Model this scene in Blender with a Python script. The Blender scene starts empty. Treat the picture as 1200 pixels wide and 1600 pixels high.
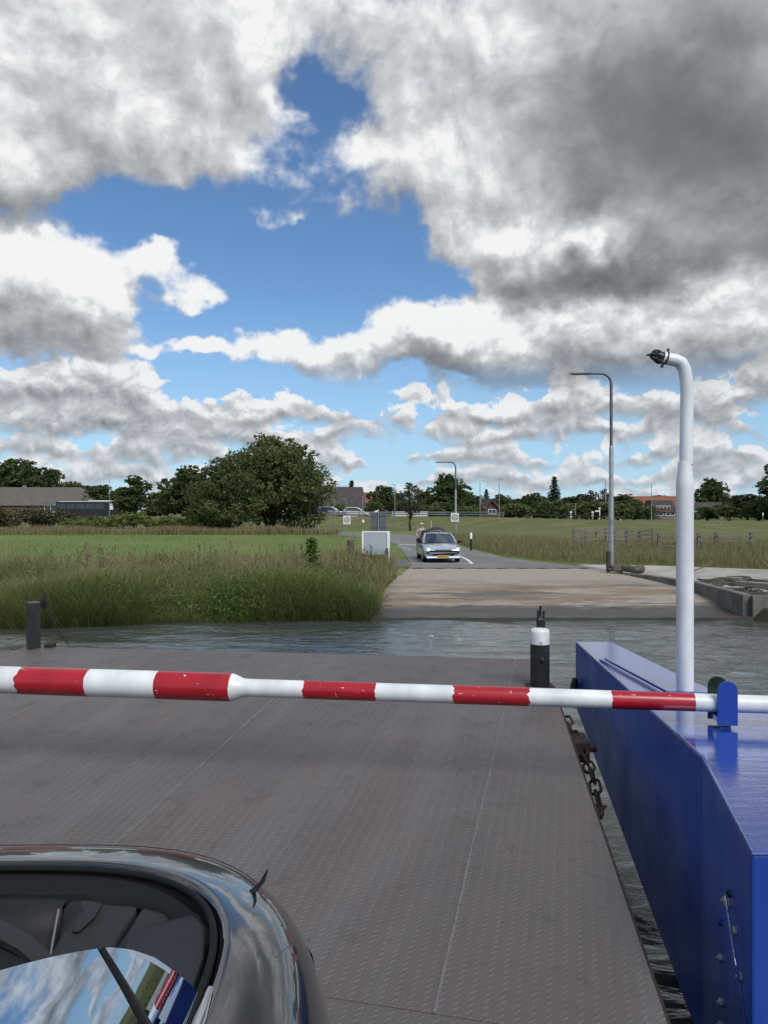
import bpy, bmesh, math, random
import numpy as np
from mathutils import Vector, Matrix
R = math.radians
S = bpy.context.scene
COL = S.collection
random.seed(7); rng = np.random.default_rng(7)

# ------------------------------------------------------------------ camera
cam_d = bpy.data.cameras.new('camera'); cam = bpy.data.objects.new('camera', cam_d); COL.objects.link(cam)
cam.location = (0, 0, 3.0); cam.rotation_euler = (R(90), 0, 0)
cam_d.sensor_fit = 'VERTICAL'; cam_d.sensor_height = 32.0; cam_d.lens = 24.0     # 1200 px focal length in a 1600 px high picture
cam_d.clip_start = 0.05; cam_d.clip_end = 6000
S.camera = cam
S.render.resolution_x = 768; S.render.resolution_y = 1024
S.view_settings.view_transform = 'Standard'; S.view_settings.look = 'None'
S.view_settings.exposure = 0.32; S.view_settings.gamma = 1.0; S.view_settings.use_curve_mapping = False
try:
    S.cycles.use_denoising = True; S.cycles.max_bounces = 6; S.cycles.transparent_max_bounces = 12
    S.cycles.caustics_reflective = False; S.cycles.caustics_refractive = False
    S.cycles.sample_clamp_indirect = 4.0
except Exception: pass

SUN_EL, SUN_AZ = R(46), R(150)        # azimuth clockwise from +Y (view direction): high, behind and to the right
# ------------------------------------------------------------------ node helper
class NT:
    def __init__(s, tree): s.t = tree; s.n = tree.nodes; s.l = tree.links
    def new(s, typ, **kw):
        nd = s.n.new(typ)
        for k, v in kw.items(): setattr(nd, k, v)
        return nd
    def put(s, sock, v):
        if isinstance(v, bpy.types.NodeSocket): s.l.new(v, sock)
        elif v is not None: sock.default_value = v
    def m(s, op, a, b=None, c=None, clamp=False):
        nd = s.new('ShaderNodeMath', operation=op, use_clamp=clamp)
        s.put(nd.inputs[0], a); s.put(nd.inputs[1], b)
        if c is not None: s.put(nd.inputs[2], c)
        return nd.outputs[0]
    def v(s, op, a, b=None, c=None):
        nd = s.new('ShaderNodeVectorMath', operation=op)
        s.put(nd.inputs[0], a); s.put(nd.inputs[1], b)
        if c is not None: s.put(nd.inputs[2], c)
        return nd.outputs['Value'] if op in ('DOT_PRODUCT', 'LENGTH', 'DISTANCE') else nd.outputs[0]
    def sstep(s, x, a, b, lo=0.0, hi=1.0):
        nd = s.new('ShaderNodeMapRange', interpolation_type='SMOOTHSTEP')
        s.put(nd.inputs['Value'], x); s.put(nd.inputs['From Min'], a); s.put(nd.inputs['From Max'], b)
        s.put(nd.inputs['To Min'], lo); s.put(nd.inputs['To Max'], hi)
        return nd.outputs[0]
    def lin(s, x, a, b, lo=0.0, hi=1.0):
        nd = s.new('ShaderNodeMapRange')
        s.put(nd.inputs['Value'], x); s.put(nd.inputs['From Min'], a); s.put(nd.inputs['From Max'], b)
        s.put(nd.inputs['To Min'], lo); s.put(nd.inputs['To Max'], hi)
        return nd.outputs[0]
    def mix(s, f, a, b, blend='MIX'):
        nd = s.new('ShaderNodeMix', data_type='RGBA', blend_type=blend)
        s.put(nd.inputs[0], f)
        for i, q in ((6, a), (7, b)):
            if isinstance(q, (tuple, list)) and len(q) == 3: q = (*q, 1)
            s.put(nd.inputs[i], q)
        return nd.outputs[2]
    def noise(s, vec, scale, detail=4, rough=0.5, dist=0.0, lac=2.0, out=0, dim='3D'):
        nd = s.new('ShaderNodeTexNoise', noise_dimensions=dim)
        s.put(nd.inputs['Vector'], vec); s.put(nd.inputs['Scale'], scale); s.put(nd.inputs['Detail'], detail)
        s.put(nd.inputs['Roughness'], rough); s.put(nd.inputs['Distortion'], dist); s.put(nd.inputs['Lacunarity'], lac)
        return nd.outputs[out]
    def voro(s, vec, scale, feature='F1', detail=0, rough=.5, smooth=None, out=0):
        nd = s.new('ShaderNodeTexVoronoi', feature=feature)
        s.put(nd.inputs['Vector'], vec); s.put(nd.inputs['Scale'], scale)
        if 'Detail' in nd.inputs: s.put(nd.inputs['Detail'], detail); s.put(nd.inputs['Roughness'], rough)
        if smooth is not None: s.put(nd.inputs['Smoothness'], smooth)
        return nd.outputs[out]
    def comb(s, x, y, z):
        nd = s.new('ShaderNodeCombineXYZ')
        for i, q in enumerate((x, y, z)): s.put(nd.inputs[i], q)
        return nd.outputs[0]
    def sep(s, v):
        nd = s.new('ShaderNodeSeparateXYZ'); s.put(nd.inputs[0], v); return nd.outputs

# ------------------------------------------------------------------ sky: Nishita air with a broken cumulus layer, all in world directions
SKY_LEVEL = 0.84                       # the Nishita air itself enters at 0.1 of this
def build_sky():
    w = bpy.data.worlds.new('World'); S.world = w; w.use_nodes = True
    N = NT(w.node_tree); N.n.clear()
    sky = N.new('ShaderNodeTexSky', sky_type='NISHITA', sun_disc=False)
    sky.sun_elevation = SUN_EL; sky.sun_rotation = SUN_AZ; sky.air_density = 1.0; sky.dust_density = 0.2; sky.ozone_density = 2.5
    d = N.new('ShaderNodeTexCoord').outputs['Generated']
    x, y, z = N.sep(d)
    az = N.m('ARCTAN2', x, y); el = N.m('ARCSINE', z)
    A0 = N.comb(az, el, 0.0)
    tz = N.sstep(el, .06, .42)
    wn = N.noise(d, 5.5, 5, .58, out=1)
    A = N.v('MULTIPLY_ADD', N.v('SUBTRACT', wn, (.5, .5, .5)), (.26, .17, 0), A0)
    def ang(px, py):
        a = math.atan((px-600)/1200); return a, math.atan((800-py)/1200*math.cos(a))
    def blobs(vec, L):
        tot = None
        for (px, py, rx, ry, amp) in L:
            a, e = ang(px, py)
            q = N.v('MULTIPLY_ADD', vec, (1200/rx, 1200/ry, 0), (-a*1200/rx, -e*1200/ry, 0))
            g = N.m('EXPONENT', N.m('MULTIPLY', N.v('DOT_PRODUCT', q, q), -1.0))
            tot = N.m('MULTIPLY', g, amp) if tot is None else N.m('MULTIPLY_ADD', g, amp, tot)
        return tot
    # masses of cloud (+) and clear air (-) as the day shows them
    shape = [(90, 140, 310, 190, .38), (340, 90, 130, 110, .12), (640, 60, 200, 90, .06), (650, 250, 170, 58, .20), (560, 110, 70, 50, -.10), (700, 180, 70, 40, -.10), (460, 300, 60, 30, .06),
             (1050, 190, 270, 260, .42), (850, 372, 190, 46, .34), (1120, 340, 220, 120, .22), (860, 500, 260, 60, .32), (1120, 500, 200, 90, .22), (680, 545, 150, 34, .30),
             (430, 560, 90, 36, .32), (90, 440, 200, 55, .30), (60, 510, 140, 60, .24), (250, 600, 300, 30, -.12), (300, 550, 50, 18, .44), (320, 470, 46, 28, .36), (375, 392, 80, 22, .38), (435, 330, 70, 18, .34), (270, 420, 40, 20, .34),
             (420, 400, 200, 110, -.36), (580, 395, 130, 75, -.30), (250, 362, 220, 40, -.30), (485, 175, 70, 44, -.32), (560, 190, 40, 20, -.14), (945, 308, 45, 20, -.30), (650, 460, 60, 40, -.12),
             (330, 520, 130, 50, -.14)]
    B = blobs(A, shape)
    Bu = blobs(N.v('ADD', A, N.comb(N.lin(tz, 0, 1, .0, .02), N.lin(tz, 0, 1, .018, .05), 0.0)), shape)
    v2 = N.v('MULTIPLY', d, (1, 1, 1.6))
    hi = N.noise(d, 4.6, 9, .60, .2)
    lo = N.noise(v2, 12.5, 7, .60, .2)
    n = N.m('ADD', N.m('MULTIPLY', hi, N.lin(tz, 0, 1, .42, .95)), N.m('MULTIPLY', lo, N.lin(tz, 0, 1, .66, .22)))
    def puffs(off):
        a = N.v('ADD', d, off)
        b = N.v('MULTIPLY', a, (1, 1, 1.25))
        h = N.noise(a, 10.5, 6, .56, .35)
        l = N.noise(b, 30.0, 5, .58, .35)
        return N.m('ADD', N.m('MULTIPLY', h, N.lin(tz, 0, 1, .32, .95)), N.m('MULTIPLY', l, N.lin(tz, 0, 1, .68, .30)))
    p0 = puffs((0, 0, 0)); p1 = puffs(N.comb(N.lin(tz, 0, 1, .004, .012), 0.0, N.lin(tz, 0, 1, .008, .022)))
    e0 = N.m('SUBTRACT', p0, .5); dp = N.m('SUBTRACT', p0, p1)
    D = N.m('SUBTRACT', N.m('ADD', n, B), N.lin(tz, 0, 1, .60, .585))
    D = N.m('MULTIPLY_ADD', e0, N.lin(tz, 0, 1, .46, .44), D)
    alpha = N.sstep(D, -.03, N.lin(tz, 0, 1, .08, .18))
    alpha = N.m('MULTIPLY', alpha, N.sstep(el, .125, .20))
    thick = N.lin(D, .05, .75, 0, 1)
    lit = N.m('MULTIPLY_ADD', dp, N.lin(tz, 0, 1, 1.7, 1.35), N.lin(thick, 0, 1, .92, .56))
    lit = N.m('MULTIPLY_ADD', N.m('SUBTRACT', B, Bu), N.lin(tz, 0, 1, 2.0, 1.6), lit)
    grey = blobs(A, [(1060, 150, 190, 130, 1.05), (1150, 260, 160, 60, .5), (1180, 380, 160, 60, .5), (960, 424, 240, 24, .9), (60, 318, 190, 36, .55), (800, 588, 280, 26, 1.0), (640, 40, 160, 70, .2),
                     (90, 545, 150, 34, .4), (1100, 580, 200, 22, .4), (220, 40, 120, 60, .3), (760, 470, 120, 40, -.7), (1080, 445, 120, 55, -.8), (770, 350, 100, 30, -.55), (100, 160, 130, 90, -.35), (80, 400, 160, 26, -.5), (920, 470, 90, 40, -.4)])
    lit = N.m('MULTIPLY', N.m('MAXIMUM', lit, .1), N.m('SUBTRACT', 1.0, N.m('MULTIPLY', N.m('MINIMUM', N.m('MAXIMUM', grey, 0.0), 1.1), .74)))
    lit = N.m('SUBTRACT', lit, N.m('MULTIPLY', N.m('MINIMUM', grey, 0.0), .42), clamp=True)
    def shade(l):
        ramp = N.new('ShaderNodeValToRGB'); cr = ramp.color_ramp
        cr.elements[0].position = 0.0; cr.elements[0].color = (.100, .103, .110, 1)
        cr.elements[1].position = 1.0; cr.elements[1].color = (.86, .865, .87, 1)
        for p, c in ((.30, (.225, .232, .245, 1)), (.55, (.37, .382, .40, 1)), (.8, (.58, .592, .61, 1))):
            e_ = cr.elements.new(p); e_.color = c
        N.put(ramp.inputs[0], l); return ramp.outputs[0]
    haze = N.sstep(el, .30, .0)
    air = N.mix(1.0, sky.outputs[0], (.82, 1.02, 1.18), 'MULTIPLY')
    air = N.mix(N.m('MULTIPLY', haze, .62), N.mix(1.0, air, (.1, .1, .1), 'MULTIPLY'), (.38, .58, .80))
    # rows of fair-weather cumulus receding to the horizon: flat bases, heaped tops
    hd = N.v('NORMALIZE', N.comb(x, y, 0.0))
    cov = blobs(A0, [(620, 690, 60, 60, -.30), (150, 640, 420, 90, .10), (900, 640, 400, 60, .06), (560, 620, 90, 30, -.14)])
    col = air
    rows = [(788, 44, 17, 0.0, .02), (762, 52, 13, 3.1, .0), (728, 62, 10, 7.7, .0), (690, 76, 7.5, 12.3, -.02), (655, 78, 6.2, 19.9, -.04)]
    for i, (pb, hp, fr, sd_, th) in enumerate(rows):
        eb = math.atan((800-pb)/1200); hm = hp/1200
        q = N.v('ADD', N.v('MULTIPLY_ADD', d, (.0, .0, 1.2), hd), (sd_, sd_*.7, -sd_))
        nz = N.noise(q, fr, 3, .5)
        base = N.m('SUBTRACT', el, N.m('MULTIPLY_ADD', N.m('SUBTRACT', nz, .5), hm*.95, eb))
        h = N.m('MULTIPLY', N.lin(N.m('ADD', nz, cov), .36+th, .62+th, 0, 1), hm)
        tt = N.m('DIVIDE', base, N.m('MAXIMUM', h, .002))
        top = N.m('MULTIPLY_ADD', e0, hm*2.4, N.m('SUBTRACT', h, base))
        a = N.m('MULTIPLY', N.sstep(top, -.001, hm*.15), N.sstep(N.m('MULTIPLY_ADD', e0, hm*1.2, base), -hm*.14, hm*.18))
        a = N.m('MULTIPLY', a, N.sstep(h, 0, hm*.3))
        l = N.m('MULTIPLY_ADD', dp, 2.3, N.sstep(tt, -.15, .85, .38, 1.0), clamp=True)
        c = N.mix((.42, .34, .26, .19, .13)[i], shade(l), (.52, .60, .69))
        col = N.mix(a, col, c)
    cloud = N.mix(N.m('MULTIPLY', haze, .25), shade(lit), (.50, .57, .65))
    col = N.mix(alpha, col, cloud)
    bg = N.new('ShaderNodeBackground'); N.put(bg.inputs[0], col); bg.inputs[1].default_value = SKY_LEVEL
    out = N.new('ShaderNodeOutputWorld'); N.l.new(bg.outputs[0], out.inputs[0])
    w.cycles.sampling_method = 'MANUAL'; w.cycles.sample_map_resolution = 512
build_sky()
sun_d = bpy.data.lights.new('sun', 'SUN'); sun_d.energy = 2.4; sun_d.angle = R(34); sun_d.color = (1, .96, .90)
sun = bpy.data.objects.new('sun', sun_d); COL.objects.link(sun)
sd = Vector((math.sin(SUN_AZ)*math.cos(SUN_EL), math.cos(SUN_AZ)*math.cos(SUN_EL), math.sin(SUN_EL)))
sun.location = sd*60; sun.rotation_euler = sd.to_track_quat('Z', 'Y').to_euler()

# ------------------------------------------------------------------ helpers
def rayv(px, py): return Vector(((px-600)/1200, 1.0, (800-py)/1200))
def at(px, py, dep): return rayv(px, py)*dep                      # a point at a known distance
def onz(px, py, z): r = rayv(px, py); return r*(z/r.z)             # a point on a level of known height
def V(*a): return Vector(a)
def nodes(m): return NT(m.node_tree)
def base_mat(name):
    m = bpy.data.materials.new(name); m.use_nodes = True
    return m, NT(m.node_tree), m.node_tree.nodes['Principled BSDF']
def pbr(name, col, rough=.6, metal=0.0, var=.25, vscale=3.0, bump=0.0, bscale=40.0, coat=0.0, spec=.5, col2=None, stretch=(1, 1, 1), rvar=.0, coord='Object', bdist=.01):
    m, N, b = base_mat(name)
    tc = N.new('ShaderNodeTexCoord').outputs[coord]
    vec = N.v('MULTIPLY', tc, stretch)
    n = N.noise(vec, vscale, 6, .6)
    f = N.lin(n, .3, .7)
    c2 = col2 or tuple(c*(1-var) for c in col)
    c1 = col if col2 else tuple(min(1, c*(1+var*.5)) for c in col)
    N.put(b.inputs['Base Color'], N.mix(f, c1, c2))
    N.put(b.inputs['Roughness'], N.lin(N.noise(vec, vscale*2.3, 4, .6), .3, .7, max(.02, rough-rvar), min(1, rough+rvar)) if rvar else rough)
    b.inputs['Metallic'].default_value = metal; b.inputs['Specular IOR Level'].default_value = spec
    b.inputs['Coat Weight'].default_value = coat; b.inputs['Coat Roughness'].default_value = .03
    if bump:
        bp = N.new('ShaderNodeBump'); bp.inputs['Strength'].default_value = bump; bp.inputs['Distance'].default_value = bdist
        N.put(bp.inputs['Height'], N.noise(vec, bscale, 5, .6)); N.put(b.inputs['Normal'], bp.outputs[0])
    return m

WORLD = {}
def place(o, parent):
    COL.objects.link(o)
    if parent is not None:
        o.parent = parent
        o.location = -WORLD.get(parent.name, Vector((0, 0, 0)))
        WORLD[o.name] = Vector((0, 0, 0))
    else: WORLD[o.name] = Vector(o.location)
def tag(o, label=None, cat=None, group=None, kind=None):
    if label: o['label'] = label
    if cat: o['category'] = cat
    if group: o['group'] = group
    if kind: o['kind'] = kind
    return o
def thing(name, label, cat, loc=(0, 0, 0), group=None):
    o = bpy.data.objects.new(name, None); o.location = loc; o.empty_display_size = .2
    COL.objects.link(o); WORLD[o.name] = Vector(loc)
    return tag(o, label, cat, group)
class MB:
    def __init__(s): s.v = []; s.f = []; s.mi = []; s.cur = 0
    def add(s, vs, fs):
        k = len(s.v); s.v += [tuple(p) for p in vs]; s.f += [tuple(i+k for i in f) for f in fs]; s.mi += [s.cur]*len(fs); return s
    def box(s, c, size, rot=None, taper=1.0):
        x, y, z = (q/2 for q in size); c = Vector(c)
        P = [V(-x, -y, -z), V(x, -y, -z), V(x, y, -z), V(-x, y, -z), V(-x*taper, -y*taper, z), V(x*taper, -y*taper, z), V(x*taper, y*taper, z), V(-x*taper, y*taper, z)]
        if rot is not None: P = [rot @ p for p in P]
        return s.add([p+c for p in P], [(0, 3, 2, 1), (4, 5, 6, 7), (0, 1, 5, 4), (1, 2, 6, 5), (2, 3, 7, 6), (3, 0, 4, 7)])
    def bar(s, a, b, w, h):
        a, b = Vector(a), Vector(b); d = b-a; q = d.to_track_quat('X', 'Z').to_matrix()
        return s.box((a+b)/2, (d.length, w, h), q)
    def tube(s, pts, r, n=10, cap=True, sq=1.0):
        pts = [Vector(p) for p in pts]; m = len(pts)
        if not hasattr(r, '__len__'): r = [r]*m
        vs = []; up = None
        for i, p in enumerate(pts):
            d = (pts[min(i+1, m-1)]-pts[max(i-1, 0)]).normalized()
            if up is None: up = V(0, 0, 1) if abs(d.z) < .9 else V(0, 1, 0)
            a = d.cross(up).normalized(); b = a.cross(d).normalized(); up = b
            for k in range(n):
                t = 2*math.pi*k/n; vs.append(p + a*math.cos(t)*r[i] + b*math.sin(t)*r[i]*sq)
        fs = [(i*n+k, i*n+(k+1) % n, (i+1)*n+(k+1) % n, (i+1)*n+k) for i in range(m-1) for k in range(n)]
        if cap: fs += [tuple(range(n))[::-1], tuple((m-1)*n+k for k in range(n))]
        return s.add(vs, fs)
    def lathe(s, c, prof, n=20):
        c = Vector(c); vs = [c+V(r*math.cos(2*math.pi*k/n), r*math.sin(2*math.pi*k/n), z) for r, z in prof for k in range(n)]; m = len(prof)
        fs = [(i*n+k, i*n+(k+1) % n, (i+1)*n+(k+1) % n, (i+1)*n+k) for i in range(m-1) for k in range(n)]
        return s.add(vs, fs + [tuple(range(n))[::-1], tuple((m-1)*n+k for k in range(n))])
    def prism(s, poly, off):
        off = Vector(off); n = len(poly); a = [Vector(p) for p in poly]
        return s.add(a+[p+off for p in a], [tuple(range(n))[::-1], tuple(range(n, 2*n))]+[(i, (i+1) % n, n+(i+1) % n, n+i) for i in range(n)])
    def grid(s, G, closed=False):
        nu, nv = len(G), len(G[0]); vs = [p for row in G for p in row]
        fs = [(i*nv+j, i*nv+(j+1) % nv, (i+1)*nv+(j+1) % nv, (i+1)*nv+j) for i in range(nu-1) for j in range(nv if closed else nv-1)]
        return s.add(vs, fs)
    def build(s, name, mat, parent=None, smooth=False, bevel=0, solid=0, sub=0, kind=None, label=None, angle=40):
        me = bpy.data.meshes.new(name); me.from_pydata(s.v, [], s.f)
        for m in (mat if isinstance(mat, (list, tuple)) else [mat]): me.materials.append(m)
        if isinstance(mat, (list, tuple)): me.polygons.foreach_set('material_index', s.mi)
        bm = bmesh.new(); bm.from_mesh(me); bmesh.ops.recalc_face_normals(bm, faces=bm.faces); bm.to_mesh(me); bm.free()
        if smooth: me.polygons.foreach_set('use_smooth', [True]*len(me.polygons)); me.set_sharp_from_angle(angle=R(angle))
        me.update()
        o = bpy.data.objects.new(name, me); place(o, parent)
        if solid: md = o.modifiers.new('s', 'SOLIDIFY'); md.thickness = solid; md.offset = -1
        if bevel: md = o.modifiers.new('b', 'BEVEL'); md.width = bevel; md.segments = 2; md.limit_method = 'ANGLE'; md.angle_limit = R(35)
        if sub: md = o.modifiers.new('d', 'SUBSURF'); md.levels = sub; md.render_levels = sub
        if kind: o['kind'] = kind
        if label: o['label'] = label
        return o
def np_mesh(name, verts, faces_flat, loop_total, mat, attrs=None, smooth=False):
    me = bpy.data.meshes.new(name)
    me.vertices.add(len(verts)); me.vertices.foreach_set('co', np.asarray(verts, np.float32).ravel())
    nf = len(loop_total); me.loops.add(len(faces_flat)); me.polygons.add(nf)
    me.loops.foreach_set('vertex_index', np.asarray(faces_flat, np.int32))
    st = np.concatenate(([0], np.cumsum(loop_total)[:-1])).astype(np.int32)
    me.polygons.foreach_set('loop_start', st)
    try: me.polygons.foreach_set('loop_total', np.asarray(loop_total, np.int32))
    except Exception: pass
    for m in (mat if isinstance(mat, (list, tuple)) else [mat]): me.materials.append(m)
    for k, a in (attrs or {}).items():
        at_ = me.attributes.new(k, 'FLOAT', 'POINT'); at_.data.foreach_set('value', np.asarray(a, np.float32))
    me.update(calc_edges=True)
    if smooth: me.polygons.foreach_set('use_smooth', np.ones(nf, bool))
    return me
def copy_tree(o, parent=None):
    c = o.copy(); COL.objects.link(c); c.parent = parent
    for ch in list(o.children): copy_tree(ch, c)
    return c
def interp(x, pts):
    return float(np.interp(x, [p[0] for p in pts], [p[1] for p in pts]))

# ------------------------------------------------------------------ materials of the setting
def foliage(name, ramp, trans=.25, rough=.6):
    m, N, b = base_mat(name)
    a = N.new('ShaderNodeAttribute', attribute_name='rnd').outputs['Fac']
    rp = N.new('ShaderNodeValToRGB'); cr = rp.color_ramp
    while len(cr.elements) > 1: cr.elements.remove(cr.elements[-1])
    cr.elements[0].position = ramp[0][0]; cr.elements[0].color = (*ramp[0][1], 1)
    for p, c in ramp[1:]: e = cr.elements.new(p); e.color = (*c, 1)
    N.put(rp.inputs[0], a); N.put(b.inputs['Base Color'], rp.outputs[0])
    b.inputs['Roughness'].default_value = rough; b.inputs['Specular IOR Level'].default_value = .25
    tr = N.new('ShaderNodeBsdfTranslucent'); N.put(tr.inputs[0], rp.outputs[0])
    mx = N.new('ShaderNodeMixShader'); mx.inputs[0].default_value = trans
    out = N.n['Material Output']; N.l.new(b.outputs[0], mx.inputs[1]); N.l.new(tr.outputs[0], mx.inputs[2]); N.l.new(mx.outputs[0], out.inputs[0])
    return m
def ground_mat():
    m, N, b = base_mat('meadow')
    p = N.new('ShaderNodeTexCoord').outputs['Object']
    x, y, z = N.sep(p)
    n1 = N.noise(p, .35, 5, .6); n2 = N.noise(p, 3.5, 5, .65); n3 = N.noise(N.v('MULTIPLY', p, (.25, 1, 1)), .9, 4, .6)
    c = N.mix(N.lin(n2, .3, .7), (.095, .160, .036), (.135, .215, .055))
    c = N.mix(N.sstep(n1, .42, .66), c, (.16, .18, .065))
    c = N.mix(N.m('MULTIPLY', N.sstep(n3, .52, .70), .6), c, (.18, .17, .085))
    rough = N.m('MAXIMUM', N.sstep(y, 78, 84), N.sstep(x, 4.5, 8))                                         # the dike: rougher, drier grass
    dk = N.mix(N.lin(n2, .3, .7), (.085, .105, .034), (.135, .145, .060))
    dk = N.mix(N.m('MULTIPLY', N.sstep(n3, .48, .62), .7), dk, (.19, .165, .09))
    c = N.mix(rough, c, dk)
    soil = N.sstep(z, -2.55, -2.75); c = N.mix(soil, c, (.035, .03, .02))
    N.put(b.inputs['Base Color'], c); b.inputs['Roughness'].default_value = .9; b.inputs['Specular IOR Level'].default_value = .15
    bp = N.new('ShaderNodeBump'); bp.inputs['Strength'].default_value = .8; bp.inputs['Distance'].default_value = .08
    N.put(bp.inputs['Height'], N.noise(p, 9, 6, .7)); N.put(b.inputs['Normal'], bp.outputs[0])
    return m
def water_mat():
    m, N, b = base_mat('river_water')
    p = N.new('ShaderNodeTexCoord').outputs['Object']
    N.put(b.inputs['Base Color'], N.mix(N.noise(p, .25, 3), (.046, .055, .050), (.062, .072, .064)))
    b.inputs['Roughness'].default_value = .06; b.inputs['IOR'].default_value = 1.36; b.inputs['Specular IOR Level'].default_value = .95
    v = N.v('MULTIPLY', p, (.5, 1.15, 1))
    h = N.m('ADD', N.m('MULTIPLY', N.noise(v, 2.6, 3, .5, .9), 1.0), N.m('MULTIPLY', N.noise(v, 8, 3, .55, .6), .20))
    h = N.m('MULTIPLY', h, N.lin(N.noise(p, .18, 3), .35, .65, .55, 1.25))
    bp = N.new('ShaderNodeBump'); bp.inputs['Strength'].default_value = 1.0; bp.inputs['Distance'].default_value = .068
    N.put(bp.inputs['Height'], h); N.put(b.inputs['Normal'], bp.outputs[0])
    return m
def slip_mat():
    m, N, b = base_mat('slipway_concrete')
    p = N.new('ShaderNodeTexCoord').outputs['Object']; x, y, z = N.sep(p)
    st = N.v('MULTIPLY', p, (.35, 1.4, 1)); n1 = N.noise(st, .9, 7, .65); n2 = N.noise(p, 7, 5, .65); n3 = N.noise(N.v('ADD', st, (7, 3, 1)), .55, 6, .6)
    c = N.mix(N.lin(n2, .3, .7), (.345, .305, .25), (.26, .23, .188))
    rust = N.m('MULTIPLY', N.sstep(n1, .42, .56), N.m('MULTIPLY', N.sstep(y, 28.6, 26.6), N.sstep(y, 22.0, 23.0)))
    c = N.mix(N.m('MULTIPLY', rust, .72), c, (.185, .125, .075))
    gr = N.m('MULTIPLY', N.sstep(n3, .5, .62), N.sstep(y, 28.5, 26.0)); c = N.mix(N.m('MULTIPLY', gr, .9), c, (.11, .104, .095))
    pale = N.m('MULTIPLY', N.sstep(N.noise(N.v('MULTIPLY', p, (.4, 2.2, 1)), 2.2, 5, .65), .56, .66), N.sstep(y, 25.5, 23.5)); c = N.mix(N.m('MULTIPLY', pale, .6), c, (.48, .44, .39))
    wet = N.sstep(N.m('MULTIPLY_ADD', N.noise(N.v('MULTIPLY', p, (.5, 1.6, 1)), 1.5, 7, .68), 2.6, y), 24.75, 24.25)       # the wash of the ferry keeps the foot of the slip dark with algae
    c = N.mix(wet, c, N.mix(N.lin(n1, .4, .6), (.045, .042, .034), (.070, .064, .052)))
    N.put(b.inputs['Base Color'], c); N.put(b.inputs['Roughness'], N.lin(wet, 0, 1, .85, .45)); b.inputs['Specular IOR Level'].default_value = .35
    bp = N.new('ShaderNodeBump'); bp.inputs['Strength'].default_value = .6; bp.inputs['Distance'].default_value = .03
    N.put(bp.inputs['Height'], N.m('ADD', n2, N.m('MULTIPLY', N.noise(N.v('MULTIPLY', p, (.5, 1.5, 1)), 5, 7, .75), 1.6))); N.put(b.inputs['Normal'], bp.outputs[0])
    return m
MT = {}
MT['asphalt'] = pbr('asphalt', (.19, .185, .178), .85, var=.25, vscale=.6, bump=.4, bscale=60, spec=.3)
MT['line'] = pbr('road_paint', (.72, .72, .70), .7, var=.2, vscale=5)
MT['conc'] = pbr('path_concrete', (.36, .34, .305), .85, var=.35, vscale=1.1, bump=.5, bscale=8, spec=.3, bdist=.03)
MT['quay'] = pbr('quay_concrete', (.17, .16, .14), .85, var=.5, vscale=2.2, bump=.6, bscale=9, spec=.3, bdist=.03)
MT['rubble'] = pbr('broken_concrete', (.085, .078, .066), .95, var=.6, vscale=2.6, bump=1.0, bscale=6, spec=.2, bdist=.12)
MT['brick'] = pbr('gutter_brick', (.17, .155, .145), .85, var=.3, vscale=4, bump=.3)
MT['wood'] = pbr('grey_wood', (.17, .155, .13), .85, var=.4, vscale=6, stretch=(1, 1, .3), bump=.5, bscale=20)
MT['darkwood'] = pbr('dark_wood', (.045, .04, .034), .85, var=.4, vscale=5, bump=.5)
MT['drift'] = pbr('driftwood', (.11, .10, .075), .9, var=.5, vscale=4, bump=.9, bscale=10, bdist=.04)
MT['galv'] = pbr('galvanised_steel', (.34, .35, .35), .42, .75, var=.2, vscale=3, rvar=.08)
MT['galvd'] = pbr('weathered_steel', (.13, .135, .14), .5, .5, var=.2, vscale=4)
MT['white'] = pbr('white_paint', (.78, .79, .79), .45, var=.06, vscale=3, bump=.06, bscale=14)
MT['bark'] = pbr('bark', (.065, .055, .042), .9, var=.5, vscale=5, bump=.8, bscale=14, bdist=.05)

# ------------------------------------------------------------------ land
def ip(x, pts): return np.interp(x, [p[0] for p in pts], [p[1] for p in pts])
def shore(x): return ip(x, [(-200, 8), (-60, 15.5), (-14, 19.6), (-10, 20.1), (-5, 20.7), (-.5, 21.5), (8, 21.5), (10, 20.6), (14, 20.2), (60, 18), (200, 10)])
def land(y): return ip(y, [(0, -2.45), (24, -2.42), (27, -2.34), (31, -2.27), (46, -2.10), (76, -1.90), (2000, -1.9)])
def foot(x): return ip(x, [(-200, 96), (0, 90), (8, 88), (25, 76), (60, 74), (200, 70)])
def dtop(x): return ip(x, [(-200, -.75), (0, -.60), (12, -.60), (25, -.95), (40, -1.05), (200, -1.05)])
SLIP_L = [(20.8, -.42), (21.2, -.36), (24, -.16), (26.3, .0), (28.5, .42), (31.0, 1.03)]
SLIP_R = [(20.8, 10.2), (22, 10.25), (26.3, 10.62), (27.3, 10.2), (30.3, 9.15), (31.0, 8.7)]
def slip_z(y): return -3.0 + .074*(y-21.2)
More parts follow.
